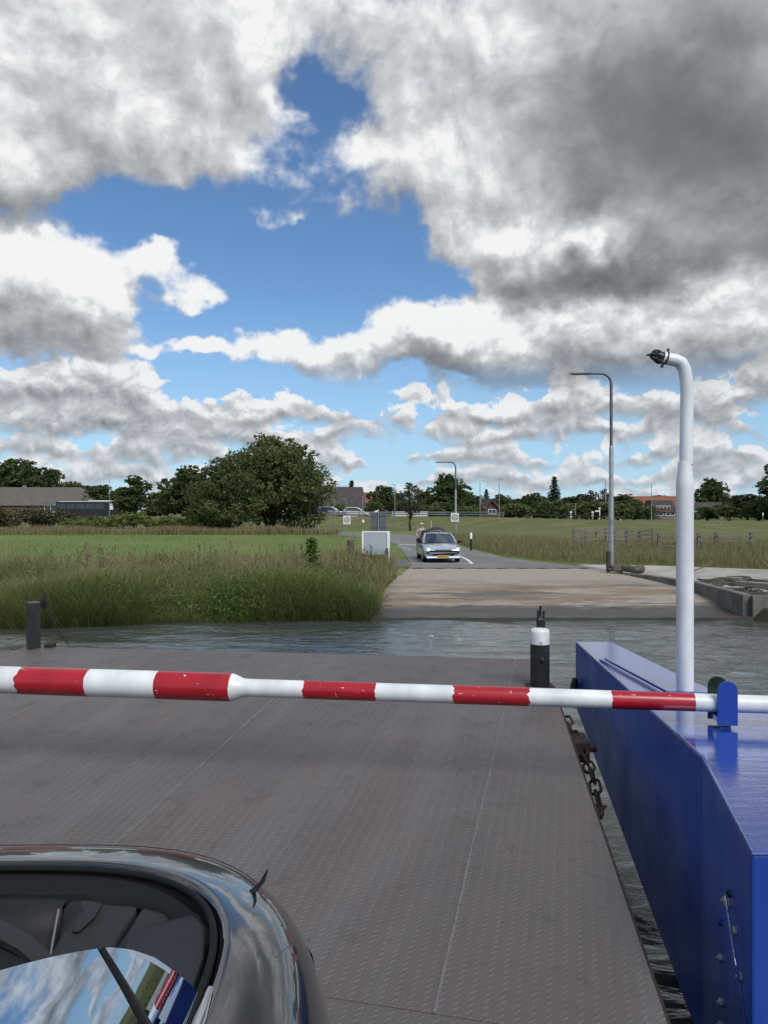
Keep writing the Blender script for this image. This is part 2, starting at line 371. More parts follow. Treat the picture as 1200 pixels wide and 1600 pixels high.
def gzv(x, y):
    x = np.asarray(x, float); y = np.asarray(y, float); t = y-shore(x); L = land(y)
    z = np.where(t < 2, np.interp(t, [-3, -.3, .15, .8, 2.0], [-4.2, -3.25, -2.98, -2.62, -2.45]), -2.45+(L+2.45)*np.clip((t-2)/2, 0, 1))
    u = y-foot(x); k = dtop(x)
    zd = np.where(u < 2, L+.06*u, np.where(u < 8.5, L+.12+(k-L-.12)*(u-2)/6.5, np.where(u < 16, k, k+(-1.25-k)*np.clip((u-16)/8, 0, 1))))
    z = np.where(u > 0, zd, z)
    ins = (y > 20) & (y < 31.4) & (x > ip(y, SLIP_L)+.05) & (x < ip(y, SLIP_R)+.3)
    ll = ip(y, SLIP_L); nb = (y > 20.5) & (y < 31.4) & (x <= ll+.05) & (x > ll-2.2)
    z = np.where(nb, np.minimum(z, slip_z(y)+.04+(z-slip_z(y)-.04)*np.clip((ll-x)/2.2, 0, 1)), z)
    z = np.where(ins, np.minimum(z, slip_z(y)-.22), z)
    return np.where((x > 8.5) & (t > -.1) & (y < ip(x, [(8, 33.4), (9.2, 32.8), (12, 31.2), (15, 29.7), (22, 27.2), (40, 22.8), (70, 16)])), np.minimum(z, -2.5), z)
def gz(x, y): return float(gzv(x, y))
gx = np.concatenate((-np.geomspace(3000, 26, 34), np.arange(-25, 30, .45), np.geomspace(31, 3000, 34)))
gy = np.concatenate((np.arange(8, 17, 1.5), np.arange(17, 36, .3), np.arange(36, 66, 1.2), np.arange(66, 124, 1.5), np.geomspace(126, 4000, 24)))
mb = MB(); mb.grid([[V(x, y, q) for x, q in zip(gx, row)] for y, row in zip(gy, gzv(*np.meshgrid(gx, gy)))])
g_o = mb.build('ground', ground_mat(), smooth=True, angle=180); tag(g_o, 'green riverside meadow rising to a grassy dike', kind='structure')

# river: a sheet with real ripples near the ferry
wx = np.concatenate((-np.geomspace(600, 15, 14), np.arange(-14.5, 16.5, .14), np.geomspace(17, 600, 14)))
wy = np.concatenate((-np.geomspace(300, 4, 10), np.arange(-3, 24.2, .10)))
X, Y = np.meshgrid(wx, wy); Z = np.full_like(X, -3.0)
for k in range(34):
    a = rng.uniform(-.9, .9)+math.pi/2; L = rng.uniform(.35, 2.6); ph = rng.uniform(0, 6.28); A_ = .0062*L**.7
    Z += A_*np.sin((X*math.cos(a)*.55+Y*math.sin(a))*6.283/L+ph)*(.6+.4*np.sin(X*.23+ph)*np.cos(Y*.31+ph*2))
Z[:, np.abs(wx) > 15] = -3.0; Z[wy < -2.9, :] = -3.0
nx, ny = len(wx), len(wy); I = (np.arange(ny-1)[:, None]*nx+np.arange(nx-1)[None, :]).ravel()
F = np.stack((I, I+1, I+1+nx, I+nx), 1)
me = np_mesh('water', np.stack((X.ravel(), Y.ravel(), Z.ravel()), 1), F.ravel(), np.full(len(F), 4), water_mat(), smooth=True)
o = bpy.data.objects.new('water', me); place(o, None); tag(o, 'choppy grey-green river water', kind='structure')

# slipway
ys_ = [21.24]+list(np.linspace(21.25, 31.0, 31)); G = []
for y in ys_:
    l, r = interp(y, SLIP_L), interp(y, SLIP_R); z = slip_z(y)+(.07 if y < 21.3 else .05 if y < 21.7 else 0) if y > 21.245 else -3.6
    G.append([V(l+(r-l)*k/34 + (rng.normal(0, .04) if k in (0,) else 0), y, z+(.012*math.sin(k*1.7+y*2.1) if y > 21.2 else 0)) for k in range(35)])
mb = MB(); mb.grid(G); o = mb.build('slipway', slip_mat(), smooth=True, angle=50); tag(o, 'stained concrete slipway running down into the river', kind='structure')

# asphalt road curving away behind the slip
RD = [((1.0, 30.93), (8.8, 30.93)), ((1.15, 32.0), (8.0, 32.0)), ((1.15, 34), (6.9, 34)), ((1.1, 37), (5.75, 37)), ((1.0, 42), (5.1, 42)), ((.8, 49), (4.6, 48)), ((-.6, 57), (4.0, 57)), ((-4, 65), (1.8, 68)), ((-12, 70), (-8, 76)), ((-24, 73.5), (-24, 79.5)), ((-60, 76), (-60, 82))]
mb = MB(); G = []
for (a, b), (c, d_) in [(RD[i], RD[i+1]) for i in range(len(RD)-1)]:
    for t in np.linspace(0, 1, 7)[:-1]:
        L, Rr = Vector(a).lerp(Vector(c), t), Vector(b).lerp(Vector(d_), t)
        G.append([V(*(L.lerp(Rr, s)), land(L.lerp(Rr, s).y)+.02) for s in np.linspace(0, 1, 7)])
mb.grid(G); road = mb.build('road', MT['asphalt'], smooth=True); tag(road, 'worn grey asphalt road curving up from the slipway', kind='structure')
def mark(name, pts, w, z=.03):
    mb = MB(); pts = [Vector(p) for p in pts]; G = []
    for i, p in enumerate(pts):
        d = (pts[min(i+1, len(pts)-1)]-pts[max(i-1, 0)]).normalized(); n = V(-d.y, d.x)*w/2
        G.append([V(p.x+n.x, p.y+n.y, land(p.y)+z), V(p.x-n.x, p.y-n.y, land(p.y)+z)])
    mb.grid(G); return mb.build(name, MT['line'], road, kind=None)
p0 = [onz(px, py, -2.17) for px, py in ((637, 878.5), (660, 878.5), (700, 879), (739, 879))]
mark('stop_line', [(p.x, p.y) for p in p0], .16)
p1 = [onz(px, py, -2.15) for px, py in ((715, 867.5), (722, 869.5), (729, 872.5), (734, 875.5), (738, 878.5))]
mark('edge_line', [(p.x, p.y) for p in p1], .13)
mark('give_way_line', [(.95, 48.6), (2.4, 48.6)], .5)
for k in range(3): mark('lane_dash', [(1.5-.25*k+.0, 43.2+1.1*k), (1.3-.25*k, 43.7+1.1*k)], .14)
# brick gutter beside the road
BR = MB(); BR.box((0, 0, 0), (.10, .21, .09)); brick_me = BR.build('brick', MT['brick'], road).data
first = [o for o in road.children if o.name == 'brick'][0]; n_b = 0
for i in range(17):
    for j in range(6):
        y = 31.3+i*.225+(.11 if j % 2 else 0); x = 1.02-.115*(5-j)-.0*(y-31)
        b = first if n_b == 0 else bpy.data.objects.new('brick', brick_me)
        if n_b: COL.objects.link(b); b.parent = road; b.location = (0, 0, 0)
        b.location = (x+random.uniform(-.006, .006), y, land(y)+.005+random.uniform(-.008, .008)); b.rotation_euler.z = random.uniform(-.03, .03); n_b += 1

# concrete apron and quay wall on the right of the slip
far = [(7.6, 33.6), (9.2, 33.0), (12, 31.4), (15, 29.9), (22, 27.4), (40, 23.0), (70, 17)]
near = [(8.72, 31.12), (9.15, 30.3), (10.25, 27.2), (10.68, 26.2), (10.32, 21.6), (14, 20.7), (70, 12)]
mb = MB(); G = []
for t in np.linspace(0, 1, 61):
    s = t*(len(far)-1); i = min(int(s), len(far)-2); q = s-i
    a = Vector(near[i]).lerp(Vector(near[i+1]), q); b = Vector(far[i]).lerp(Vector(far[i+1]), q)
    G.append([V(*(a.lerp(b, u)), -2.40+.16*u+.02*math.sin(a.x*3+u*9)) for u in np.linspace(0, 1, 12)])
mb.grid(G); o = mb.build('concrete_path', MT['conc'], smooth=True); tag(o, 'cracked pale concrete path behind the quay', kind='structure')
mb = MB(); G = []
for s_ in np.linspace(2.9, 5.35, 40):
    i = min(int(s_), len(far)-2); q = s_-i
    a = Vector(near[i]).lerp(Vector(near[i+1]), q); b = Vector(far[i]).lerp(Vector(far[i+1]), q); um = .46+.05*math.sin(s_*9)+.04*math.sin(s_*23)
    G.append([V(*(a.lerp(b, u)), -2.40+.16*u+.02*math.sin(a.x*3+u*9)+.008+(.012*math.sin(a.x*11+u*31) if 0 < u < um else 0)) for u in np.linspace(0, um, 10)])
mb.grid(G); o = mb.build('quay_paving', MT['rubble'], smooth=True); tag(o, 'rough dark stone surface on top of the quay', kind='structure')
mb = MB()
for i in range(len(near)-1):
    a, b = Vector(near[i]), Vector(near[i+1]); L = (b-a).length; n = max(1, int(L/1.6))
    d = (b-a).normalized(); nn = V(d.y, -d.x)
    for k in range(n):
        if a.lerp(b, k/n).x > 24: continue
        p, q = a.lerp(b, k/n), a.lerp(b, (k+.997)/n); top = -2.345+rng.uniform(-.03, .02)
        P = [V(p.x, p.y, -3.7), V(q.x, q.y, -3.7), V(q.x-nn.x*-.3, q.y-nn.y*-.3, -3.7), V(p.x+nn.x*.3, p.y+nn.y*.3, -3.7)]
        P = [V(p.x-nn.x*.06, p.y-nn.y*.06, -3.7), V(q.x-nn.x*.06, q.y-nn.y*.06, -3.7), V(q.x+nn.x*.22, q.y+nn.y*.22, -3.7), V(p.x+nn.x*.22, p.y+nn.y*.22, -3.7)]
        mbk = MB(); mbk.prism(P, (0, 0, top+3.7)); mb.add(mbk.v, mbk.f)
qw = thing('quay_wall', 'weathered concrete quay wall bordering the right side of the slipway', 'wall', (10.3, 24, -3))
# every cast block of the wall is a piece of its own
nblk = len(mb.v)//8
for k in range(nblk):
    q = MB(); q.add(mb.v[k*8:k*8+8], [tuple(i-k*8 for i in f) for f in mb.f[k*6:k*6+6]]); q.build('block', MT['quay'], qw, bevel=.02)
rb = MB()
for k in range(300):
    x = rng.uniform(10.6, 17); y = rng.uniform(21.0, 25.6)-.12*(x-10)
    s = rng.uniform(.04, .15); rb.box((x, y, -2.38+s*.15), (s*1.6, s*1.2, s*.5), Matrix.Rotation(rng.uniform(0, 3), 3, 'Z') @ Matrix.Rotation(rng.uniform(-.4, .4), 3, 'X'), .75)
o = rb.build('broken_stones', MT['rubble']); tag(o, 'loose broken stones lying on the quay', 'stones', kind='stuff')

# ------------------------------------------------------------------ grass and reeds (too many to count: stuff)
def blades(name, pts, h, w, mat, label, lean=.35, wind=(.12, 0), rnd=None, droop=.3):
    n = len(pts); a = rng.uniform(0, 2*np.pi, n); ld = rng.uniform(0, 2*np.pi, n); la = np.abs(rng.normal(0, lean, n))
    wv = np.stack((np.cos(a), np.sin(a), np.zeros(n)), 1)*(w[:, None]/2)
    dv = np.stack((np.cos(ld)*la+wind[0], np.sin(ld)*la+wind[1], np.ones(n)), 1); dv /= np.linalg.norm(dv, axis=1)[:, None]
    mid = pts+dv*(h*.55)[:, None]
    bend = dv.copy(); bend[:, 2] *= (1-droop*rng.uniform(0, 1.6, n)); bend[:, :2] *= 1.5
    tip = mid+bend*(h*.5)[:, None]
    Vv = np.empty((n, 5, 3)); Vv[:, 0] = pts-wv; Vv[:, 1] = pts+wv; Vv[:, 2] = mid+wv*.75; Vv[:, 3] = mid-wv*.75; Vv[:, 4] = tip
    k = (np.arange(n)*5)[:, None]
    F = np.concatenate((k+np.array([[0, 1, 2, 3]]), k+np.array([[3, 2, 4]])), 1).ravel()
    lt = np.tile([4, 3], n)
    rn = rng.uniform(0, 1, n) if rnd is None else np.clip(rnd, 0, 1)
    me = np_mesh(name, Vv.reshape(-1, 3), F, lt, mat, {'rnd': np.repeat(rn, 5)})
    o = bpy.data.objects.new(name, me); place(o, None); tag(o, label, kind='stuff'); return o
def leaves(pts, size, flat=.4, asp=1.5):
    n = len(pts); a = rng.normal(0, 1, (n, 3)); a[:, 2] *= flat; a /= np.linalg.norm(a, axis=1)[:, None]
    b = rng.normal(0, 1, (n, 3)); b -= (a*b).sum(1)[:, None]*a; b /= np.linalg.norm(b, axis=1)[:, None]
    s = size[:, None] if hasattr(size, '__len__') else np.full((n, 1), size); A_ = a*s*asp/2; B_ = b*s/2
    Vv = np.empty((n, 4, 3)); Vv[:, 0] = pts-A_; Vv[:, 1] = pts+B_*.9-A_*.1; Vv[:, 2] = pts+A_; Vv[:, 3] = pts-B_*.9+A_*.1
    return Vv.reshape(-1, 3), np.arange(n*4), np.full(n, 4)
def vnoise(x, y, s, seed):
    r = np.random.default_rng(seed); t = np.zeros_like(x)
    for k in range(7):
        a = r.uniform(0, 6.28); f = s*r.uniform(.5, 1.8); t += np.sin((x*np.cos(a)+y*np.sin(a))*f+r.uniform(0, 6.28))
    return t/3.2
g_lush = foliage('lush_grass', [(0, (.100, .135, .040)), (.3, (.170, .205, .066)), (.55, (.240, .258, .098)), (.8, (.33, .305, .145)), (1, (.42, .375, .22))], .45)
g_dry = foliage('dry_grass', [(0, (.11, .12, .042)), (.3, (.20, .18, .085)), (.6, (.29, .25, .14)), (.85, (.22, .16, .115)), (1, (.36, .31, .20))], .25)
g_leaf = foliage('weed_leaves', [(0, (.045, .085, .016)), (.5, (.075, .135, .028)), (.85, (.13, .19, .045)), (1, (.19, .23, .06))], .3)
def left_limit(y): return np.interp(y, [20, 21.4, 24, 26.3, 28.5, 31, 34, 40], [-.42, -.36, -.20, .0, .42, .45, .45, .35])
# lush growth hanging over the water: tussocks, each with its own height, tone and lean
def tussocks(name, cx, cy, per, h, tone, spread, mat, label, lean, pull, width, droop=.5, toned=.13):
    m = len(cx); k = np.repeat(np.arange(m), per); n = len(k)
    off = rng.normal(0, 1, (n, 2))*spread; x = cx[k]+off[:, 0]; y = cy[k]+off[:, 1]
    ok = (x < left_limit(y)+.05) & (y > shore(x)-.22); x, y, k, off = x[ok], y[ok], k[ok], off[ok]; n = len(k)
    hh = h[k]*rng.uniform(.45, 1.15, n); w = rng.uniform(*width, n); pts = np.stack((x, y, gzv(x, y)-.04), 1)
    a = rng.uniform(0, 2*np.pi, n); wv = np.stack((np.cos(a), np.sin(a), np.zeros(n)), 1)*(w[:, None]/2)
    dv = np.stack((off[:, 0]/spread*lean+pull[0]+rng.normal(0, .16, n), off[:, 1]/spread*lean+pull[1]+rng.normal(0, .16, n), np.ones(n)), 1); dv /= np.linalg.norm(dv, axis=1)[:, None]
    mid = pts+dv*(hh*.6)[:, None]; bend = dv.copy(); bend[:, :2] *= 1.9; bend[:, 2] *= 1-droop*rng.uniform(.2, 1.7, n); tip = mid+bend*(hh*.5)[:, None]
    Vv = np.empty((n, 5, 3)); Vv[:, 0] = pts-wv; Vv[:, 1] = pts+wv; Vv[:, 2] = mid+wv*.8; Vv[:, 3] = mid-wv*.8; Vv[:, 4] = tip
    q = (np.arange(n)*5)[:, None]; F = np.concatenate((q+np.array([[0, 1, 2, 3]]), q+np.array([[3, 2, 4]])), 1).ravel()
    me = np_mesh(name, Vv.reshape(-1, 3), F, np.tile([4, 3], n), mat, {'rnd': np.repeat(np.clip(tone[k]+rng.normal(0, toned, n), 0, 1), 5)})
    o = bpy.data.objects.new(name, me); place(o, None); return tag(o, label, kind='stuff')
m = 5000; cx = rng.uniform(-22.5, .9, m); t = rng.beta(.9, 2.0, m)*9.5; cy = shore(cx)+t-.05
hh = (.42+.34*np.exp(-t/3.5))*(1+.55*vnoise(cx, cy, 1.3, 3))*rng.uniform(.5, 1.5, m)*np.interp(cx, [-15, -6, -2, .9], [1.25, 1.08, .85, .6])
tussocks('bank_grass', cx, cy, 44, np.clip(hh, .16, 1.25), .32+.26*vnoise(cx, cy, .7, 9)+rng.normal(0, .2, m)+.06*np.clip(t-2, 0, 6), .13, g_lush, 'lush green grass hanging over the left river bank', .34, (.10, -.16), (.008, .018))
m = 2500; cx = rng.uniform(-23, .9, m); t = rng.uniform(1.2, 15, m); cy = shore(cx)+t; pn = vnoise(cx, cy, .55, 5)
k = rng.random(m) < np.clip(np.interp(cx, [-17, -8, -4, 1], [.45, .6, 1, 1.])*(.6+.6*pn)*np.interp(t, [1.2, 4, 9, 15], [.25, 1, .8, .3]), 0, 1); cx, cy, t, pn = cx[k], cy[k], t[k], pn[k]; m = len(cx)
tussocks('tall_dry_grass', cx, cy, 40, np.clip(rng.normal(.70, .2, m)*(1+.25*pn)*np.interp(cx, [-17, -6, -3, 1], [.75, .85, 1.1, .85]), .25, 1.15), rng.normal(.45, .25, m), .15, g_dry, 'tall dry straw-coloured grass on the left bank', .16, (.05, 0), (.006, .014), .25)
# leafy weeds in patches along the edge
P = []
for k in range(190):
    x = rng.uniform(-21, -.5) if k < 110 else rng.normal(-2.4, 1.4); t = abs(rng.normal(.5, 1.2)); y = shore(x)+.15+t
    if x > left_limit(y)-.3: continue
    r = rng.uniform(.2, .6); hgt = rng.uniform(.25, .75); m_ = int(70+150*r)
    q = rng.normal(0, 1, (m_, 3))*[r*.6, r*.5, hgt*.35]+[x, y, gz(x, y)+hgt*.55]; P.append(q)
P = np.concatenate(P); vv, ff, lt = leaves(P, rng.uniform(.02, .055, len(P)), .6, 2.0)
me = np_mesh('river_weeds', vv, ff, lt, g_leaf, {'rnd': np.repeat(np.clip(rng.normal(.45, .25, len(P)), 0, 1), 4)}); o = bpy.data.objects.new('river_weeds', me); place(o, None); tag(o, 'leafy green weeds along the left river bank', kind='stuff')
# one taller bushy plant standing out of the grass
def leafy_plant(name, label, loc, h, r, n, mat, cat='plant'):
    t = thing(name, label, cat, loc); mb = MB()
    mb.tube([V(*loc), V(loc[0]+.03, loc[1], loc[2]+h*.95)], [.018, .006], 6); mb.build('stem', MT['bark'], t)
    u = rng.random(n)**.7*.95+.05*rng.random(n); P = np.stack((rng.normal(0, 1, n)*r*(.75-.4*u)*.55, rng.normal(0, 1, n)*r*(.75-.4*u)*.55, u*h), 1)+np.array(loc)
    vv, ff, lt = leaves(P, rng.uniform(.05, .10, n), .6, 1.8)
    me = np_mesh('foliage', vv, ff, lt, mat, {'rnd': np.repeat(np.clip(rng.normal(.35, .2, n), 0, 1), 4)}); o = bpy.data.objects.new('foliage', me); place(o, t); return t
pl = at(487, 905, 27.0); leafy_plant('young_tree', 'slender young green sapling standing in the dry bank grass', (pl.x, 27.0, gz(pl.x, 27.0)), 1.45, .42, 520, g_leaf, 'sapling')
# brown seeding dock stalks and pale umbels standing above the grass
P = []; TN = []
for k in range(240):
    x = rng.uniform(-13, -.4); y = shore(x)+rng.uniform(2.5, 13)
    if x > left_limit(y)-.4: continue
    hgt = rng.uniform(.5, 1.05); m_ = 46; u = rng.random(m_)**.6
    P.append(np.stack((x+rng.normal(0, .035, m_)*(1.3-u), y+rng.normal(0, .035, m_)*(1.3-u), gz(x, y)+u*hgt), 1)); TN += [rng.choice((.85, .85, .1, .5))]*m_
P = np.concatenate(P); vv, ff, lt = leaves(P, rng.uniform(.02, .05, len(P)), 1.6, 2.2)
me = np_mesh('dock_stalks', vv, ff, lt, g_dry, {'rnd': np.repeat(np.clip(np.array(TN)+rng.normal(0, .06, len(P)), 0, 1), 4)}); o = bpy.data.objects.new('dock_stalks', me); place(o, None); tag(o, 'brown seeding dock stalks above the bank grass', kind='stuff')
# meadow tufts and thistles
n = 40000; x = rng.uniform(-42, -2.0, n); y = 30+rng.random(n)**1.3*38; k = rng.random(n) < .35+.4*vnoise(x, y, .5, 11)
x, y = x[k], y[k]
blades('meadow_grass', np.stack((x, y, gzv(x, y)-.02), 1), rng.uniform(.06, .22, len(x)), rng.uniform(.02, .05, len(x)), g_lush, 'short green meadow grass on the left field', .5, (0, 0), rng.normal(.5, .22, len(x)))
# brown reed strip at the far side of the meadow
n = 30000; x = rng.uniform(-52, -4, n); y = rng.uniform(66, 71, n)
blades('reed_strip', np.stack((x, y, gzv(x, y)), 1), rng.uniform(.25, .75, n)*(1+.3*vnoise(x, y, .6, 2)), rng.uniform(.03, .06, n), g_dry, 'strip of brown reeds along the far side of the meadow', .15, (0, 0), rng.normal(.35, .25, n), .1)
# rough verge on the right of the road, behind the path
n = 95000; x = rng.uniform(4.2, 36, n); y = np.interp(x, [4.2, 5.2, 6, 7.4, 9.2, 12, 15, 22, 40], [57, 43, 37.5, 34.5, 33.2, 31.7, 30.2, 27.8, 23.5])+rng.beta(.9, 1.7, n)*26
edge = y-np.interp(x, [4.2, 5.2, 6, 7.4, 9.2, 12, 15, 22, 40], [57, 43, 37.5, 34.5, 33.2, 31.7, 30.2, 27.8, 23.5])
hh = np.interp(edge, [0, .8, 2.2, 9, 26], [.10, .22, .50, .62, .38])*rng.uniform(.6, 1.25, n)*(1+.3*vnoise(x, y, .7, 21))*np.interp(x, [4, 8, 12], [.75, .9, 1])
drymask = np.clip(np.interp(edge, [0, 1.0, 2.5, 26], [0.05, .35, .85, .8])+.25*vnoise(x, y, .45, 31), 0, 1); isdry = rng.random(n) < drymask*.75
for s_, mt, nm, lb in ((~isdry, g_lush, 'verge_grass', 'green grass on the verge behind the concrete path'), (isdry, g_dry, 'tall_verge_grass', 'tall dry grass between the path and the dike')):
    blades(nm, np.stack((x[s_], y[s_], gzv(x[s_], y[s_])-.02), 1), np.clip(hh[s_], .06, 1.0), rng.uniform(.012, .03, s_.sum()), mt, lb, .3, (.05, 0), rng.normal(.42, .22, s_.sum()), .25)

# ------------------------------------------------------------------ the ferry: raised ramp, blue bow wing, barrier
def deck_mat(name='tread_plate'):
    m, N, b = base_mat(name)
    p = N.new('ShaderNodeTexCoord').outputs['Object']; x, y, z = N.sep(p)
    u = N.m('DIVIDE', x, .030); c = N.m('FLOOR', u); fu = N.m('SUBTRACT', N.m('SUBTRACT', u, c), .5)
    par = N.m('FLOORED_MODULO', c, 2.0); sg = N.m('MULTIPLY_ADD', par, 2.0, -1.0)
    w = N.m('MULTIPLY_ADD', N.m('MULTIPLY', sg, fu), .75, N.m('MULTIPLY_ADD', par, .5, N.m('DIVIDE', y, .036)))
    fv = N.m('SUBTRACT', N.m('FRACT', w), .5)
    bar = N.m('MULTIPLY', N.sstep(N.m('ABSOLUTE', fv), .20, .08), N.sstep(N.m('ABSOLUTE', fu), .46, .34))
    n1 = N.noise(p, .55, 6, .62); n2 = N.noise(p, 4.5, 6, .65); n3 = N.noise(N.v('MULTIPLY', p, (1, .25, 1)), 1.3, 5, .6)
    n4 = N.noise(N.v('MULTIPLY', p, (1, .12, 1)), 1.9, 5, .55); n5 = N.noise(N.v('ADD', p, (3.3, 1.7, 0)), 1.1, 7, .68)
    c = N.mix(N.lin(n1, .32, .68), (.090, .078, .074), (.130, .116, .112))
    c = N.mix(N.m('MULTIPLY', N.sstep(n2, .52, .72), .55), c, (.062, .054, .051))
    c = N.mix(N.m('MULTIPLY', N.sstep(n3, .50, .68), .6), c, (.125, .092, .076))
    c = N.mix(N.m('MULTIPLY', N.sstep(n4, .50, .66), .45), c, (.145, .138, .138))               # tyre tracks polished along the ramp
    c = N.mix(N.m('MULTIPLY', N.sstep(n5, .58, .72), .5), c, (.060, .056, .058))               # damp, oily patches
    wear = N.sstep(N.noise(p, .8, 5, .6), .36, .58, .35, 1.0); bar = N.m('MULTIPLY', bar, wear)
    c = N.mix(N.m('MULTIPLY', bar, .34), c, (.165, .158, .156))
    spots = N.sstep(N.voro(p, 2.3), .028, .012); c = N.mix(N.m('MULTIPLY', spots, .5), c, (.30, .29, .28))
    N.put(b.inputs['Base Color'], c)
    N.put(b.inputs['Roughness'], N.m('SUBTRACT', N.m('SUBTRACT', N.lin(n2, .3, .7, .46, .62), N.m('MULTIPLY', N.sstep(n5, .56, .70), .16)), N.m('MULTIPLY', bar, .08)))
    b.inputs['Specular IOR Level'].default_value = .55; b.inputs['Metallic'].default_value = .15
    bp = N.new('ShaderNodeBump'); bp.inputs['Strength'].default_value = .9; bp.inputs['Distance'].default_value = .005
    N.put(bp.inputs['Height'], N.m('ADD', bar, N.m('MULTIPLY', N.noise(p, 60, 3, .6), .12))); N.put(b.inputs['Normal'], bp.outputs[0])
    return m
def blue_mat(name='blue_gloss_paint', gloss=True):
    m, N, b = base_mat(name)
    p = N.new('ShaderNodeTexCoord').outputs['Object']
    n = N.noise(p, 1.4, 5, .6)
    N.put(b.inputs['Base Color'], N.mix(N.lin(n, .3, .7), (.014, .048, .27), (.020, .066, .34)))
    stain = N.m('MULTIPLY', N.sstep(N.noise(N.v('MULTIPLY', p, (6, 6, .5)), 2.2, 5, .65), .54, .74), .45 if not gloss else .2); bc = b.inputs['Base Color'].links[0].from_socket; N.put(b.inputs['Base Color'], N.mix(stain, bc, (.045, .065, .17)))
    N.put(b.inputs['Roughness'], N.lin(N.noise(p, 5, 4), .3, .7, .05, .13) if gloss else N.lin(N.noise(p, 3, 5), .3, .7, .30, .46)); b.inputs['Specular IOR Level'].default_value = .7 if gloss else .28
    b.inputs['Coat Weight'].default_value = 1.0 if gloss else 0.0; b.inputs['Coat IOR'].default_value = 2.3; b.inputs['Coat Roughness'].default_value = .04
    h = N.m('ADD', N.noise(N.v('MULTIPLY', p, (1, 3.2, 1)), 5.5, 5, .6, .5), N.m('MULTIPLY', N.noise(N.v('MULTIPLY', p, (1.2, 6, 1)), 24, 3, .5), .25))
    bp = N.new('ShaderNodeBump'); bp.inputs['Strength'].default_value = .14; bp.inputs['Distance'].default_value = .010
    N.put(bp.inputs['Height'], h); N.put(b.inputs['Normal'], bp.outputs[0]); N.put(b.inputs['Coat Normal'], bp.outputs[0])
    return m
M_DECK = deck_mat(); M_BLUE = blue_mat(); M_BLUES = blue_mat('blue_satin_paint', False)
M_BLACK = pbr('black_paint', (.018, .018, .020), .4, var=.4, vscale=6, bump=.15, bscale=30, rvar=.1)
M_WHITE = pbr('white_gloss', (.70, .72, .72), .32, var=.22, vscale=5, rvar=.1, stretch=(1, 1, .35), bump=.10, bscale=20, spec=.5)
M_RED = pbr('red_gloss', (.42, .010, .022), .26, var=.25, vscale=7, bump=.10, bscale=25)
M_RUST = pbr('rusty_iron', (.036, .027, .021), .75, .3, var=.6, vscale=20, bump=.6, bscale=50)
M_BOLT = pbr('zinc_bolt', (.42, .42, .40), .38, .8, var=.3, vscale=30)
P0 = V(.25, 2.96, -1.95); AX = V(.235, .972, 0); LAT = V(.972, -.235, 0); SL = .1094
E1 = V(AX.x, AX.y, SL).normalized(); NRM = LAT.cross(E1).normalized()
ramp = thing('ferry_ramp', 'grey steel tread-plate ferry ramp raised over the water', 'ferry ramp', P0)
ramp.rotation_mode = 'QUATERNION'; ramp.rotation_quaternion = Matrix((LAT, E1, NRM)).transposed().to_quaternion()
WORLD[ramp.name] = V(0, 0, 0)
def RP(lat, s, h=0.0): return P0+LAT*lat+E1*s+NRM*h                # a point on the ramp
def right_edge(s): return interp(s, [(0, .83), (3.45, .376), (4.66, .10)])
def far_s(lat): return interp(lat, [(-5.4, 4.36), (-2, 4.60), (.9, 4.74)])
SEAM = [-6.2, -3.99, -2.012, -.062]
g = .004
for k in range(4):
    a = SEAM[k]+g; mb = MB(); T = .03
    if k < 3: b0 = b1 = SEAM[k+1]-g; a0 = a1 = a
    if k == 0: a0, a1 = -6.1, -5.33
    if k == 3: a0 = a1 = a; b0, b1 = right_edge(0), right_edge(4.66)
    poly = [V(a0, .012, 0), V(b0, .012, 0)] + ([V(right_edge(3.45), 3.45, 0)] if k == 3 else []) + [V(b1, far_s(b1), 0), V(a1, far_s(a1), 0)]
    mb.prism([p-V(0, 0, T) for p in poly], (0, 0, T)); mb.build('deck_plate', M_DECK, ramp, bevel=.003)
    if k:
        mb = MB(); N_ = 40; pts = [V(SEAM[k]+rng.normal(0, .0016), far_s(SEAM[k])*i/N_+.012*(i == 0), .0005) for i in range(N_+1)]
        mb.tube(pts, [.008*rng.uniform(.8, 1.25) for _ in pts], 6, sq=.5); mb.build('weld_bead', pbr('weld', (.175, .165, .16), .5, .3, var=.3, vscale=60, bump=.6, bscale=120) if k == 1 else bpy.data.materials['weld'], ramp, smooth=True)
mb = MB(); fe = [V(l, far_s(l), 0) for l in (-5.33, -2, .10)]
for p, q in zip(fe[:-1], fe[1:]): mb.bar(p-V(0, -.012, .09), q-V(0, -.012, .09), .02, .17)
mb.build('edge_strip', M_BLACK, ramp)
mb = MB(); re_ = [V(right_edge(s), s, 0) for s in (0, 3.45, 4.66)]
for p, q in zip(re_[:-1], re_[1:]): mb.bar(p-V(-.008, 0, .075), q-V(-.008, 0, .075), .014, .14)
mb.build('side_strip', M_RUST, ramp)
for s, r in ((.35, .07), (2.2, .07)):                                 # stiffening beams underneath
    mb = MB(); mb.box((-2.6, s+1.0, -.14), (6.0, .1, .2)); mb.build('beam', M_BLACK, ramp)
for l in (-.6, 0.0, .5):
    mb = MB(); mb.tube([V(l-.28, .02, -.06), V(l+.26, .02, -.06)], .018, 10); mb.build('hinge', M_BLACK, ramp, smooth=True)
# flat main deck on which the car stands
mb = MB(); mb.prism([V(-6.2, -7, -.06), V(.92, -7, -.06), V(.86, .007, -.06), V(-6.15, .007, -.06)], (0, 0, .06))
dk = mb.build('ferry_deck', M_DECK); dk.location = P0; dk.rotation_euler = (0, 0, math.atan2(-.235, .972)); tag(dk, 'flat tread-plate ferry deck under the black convertible', 'ferry deck')

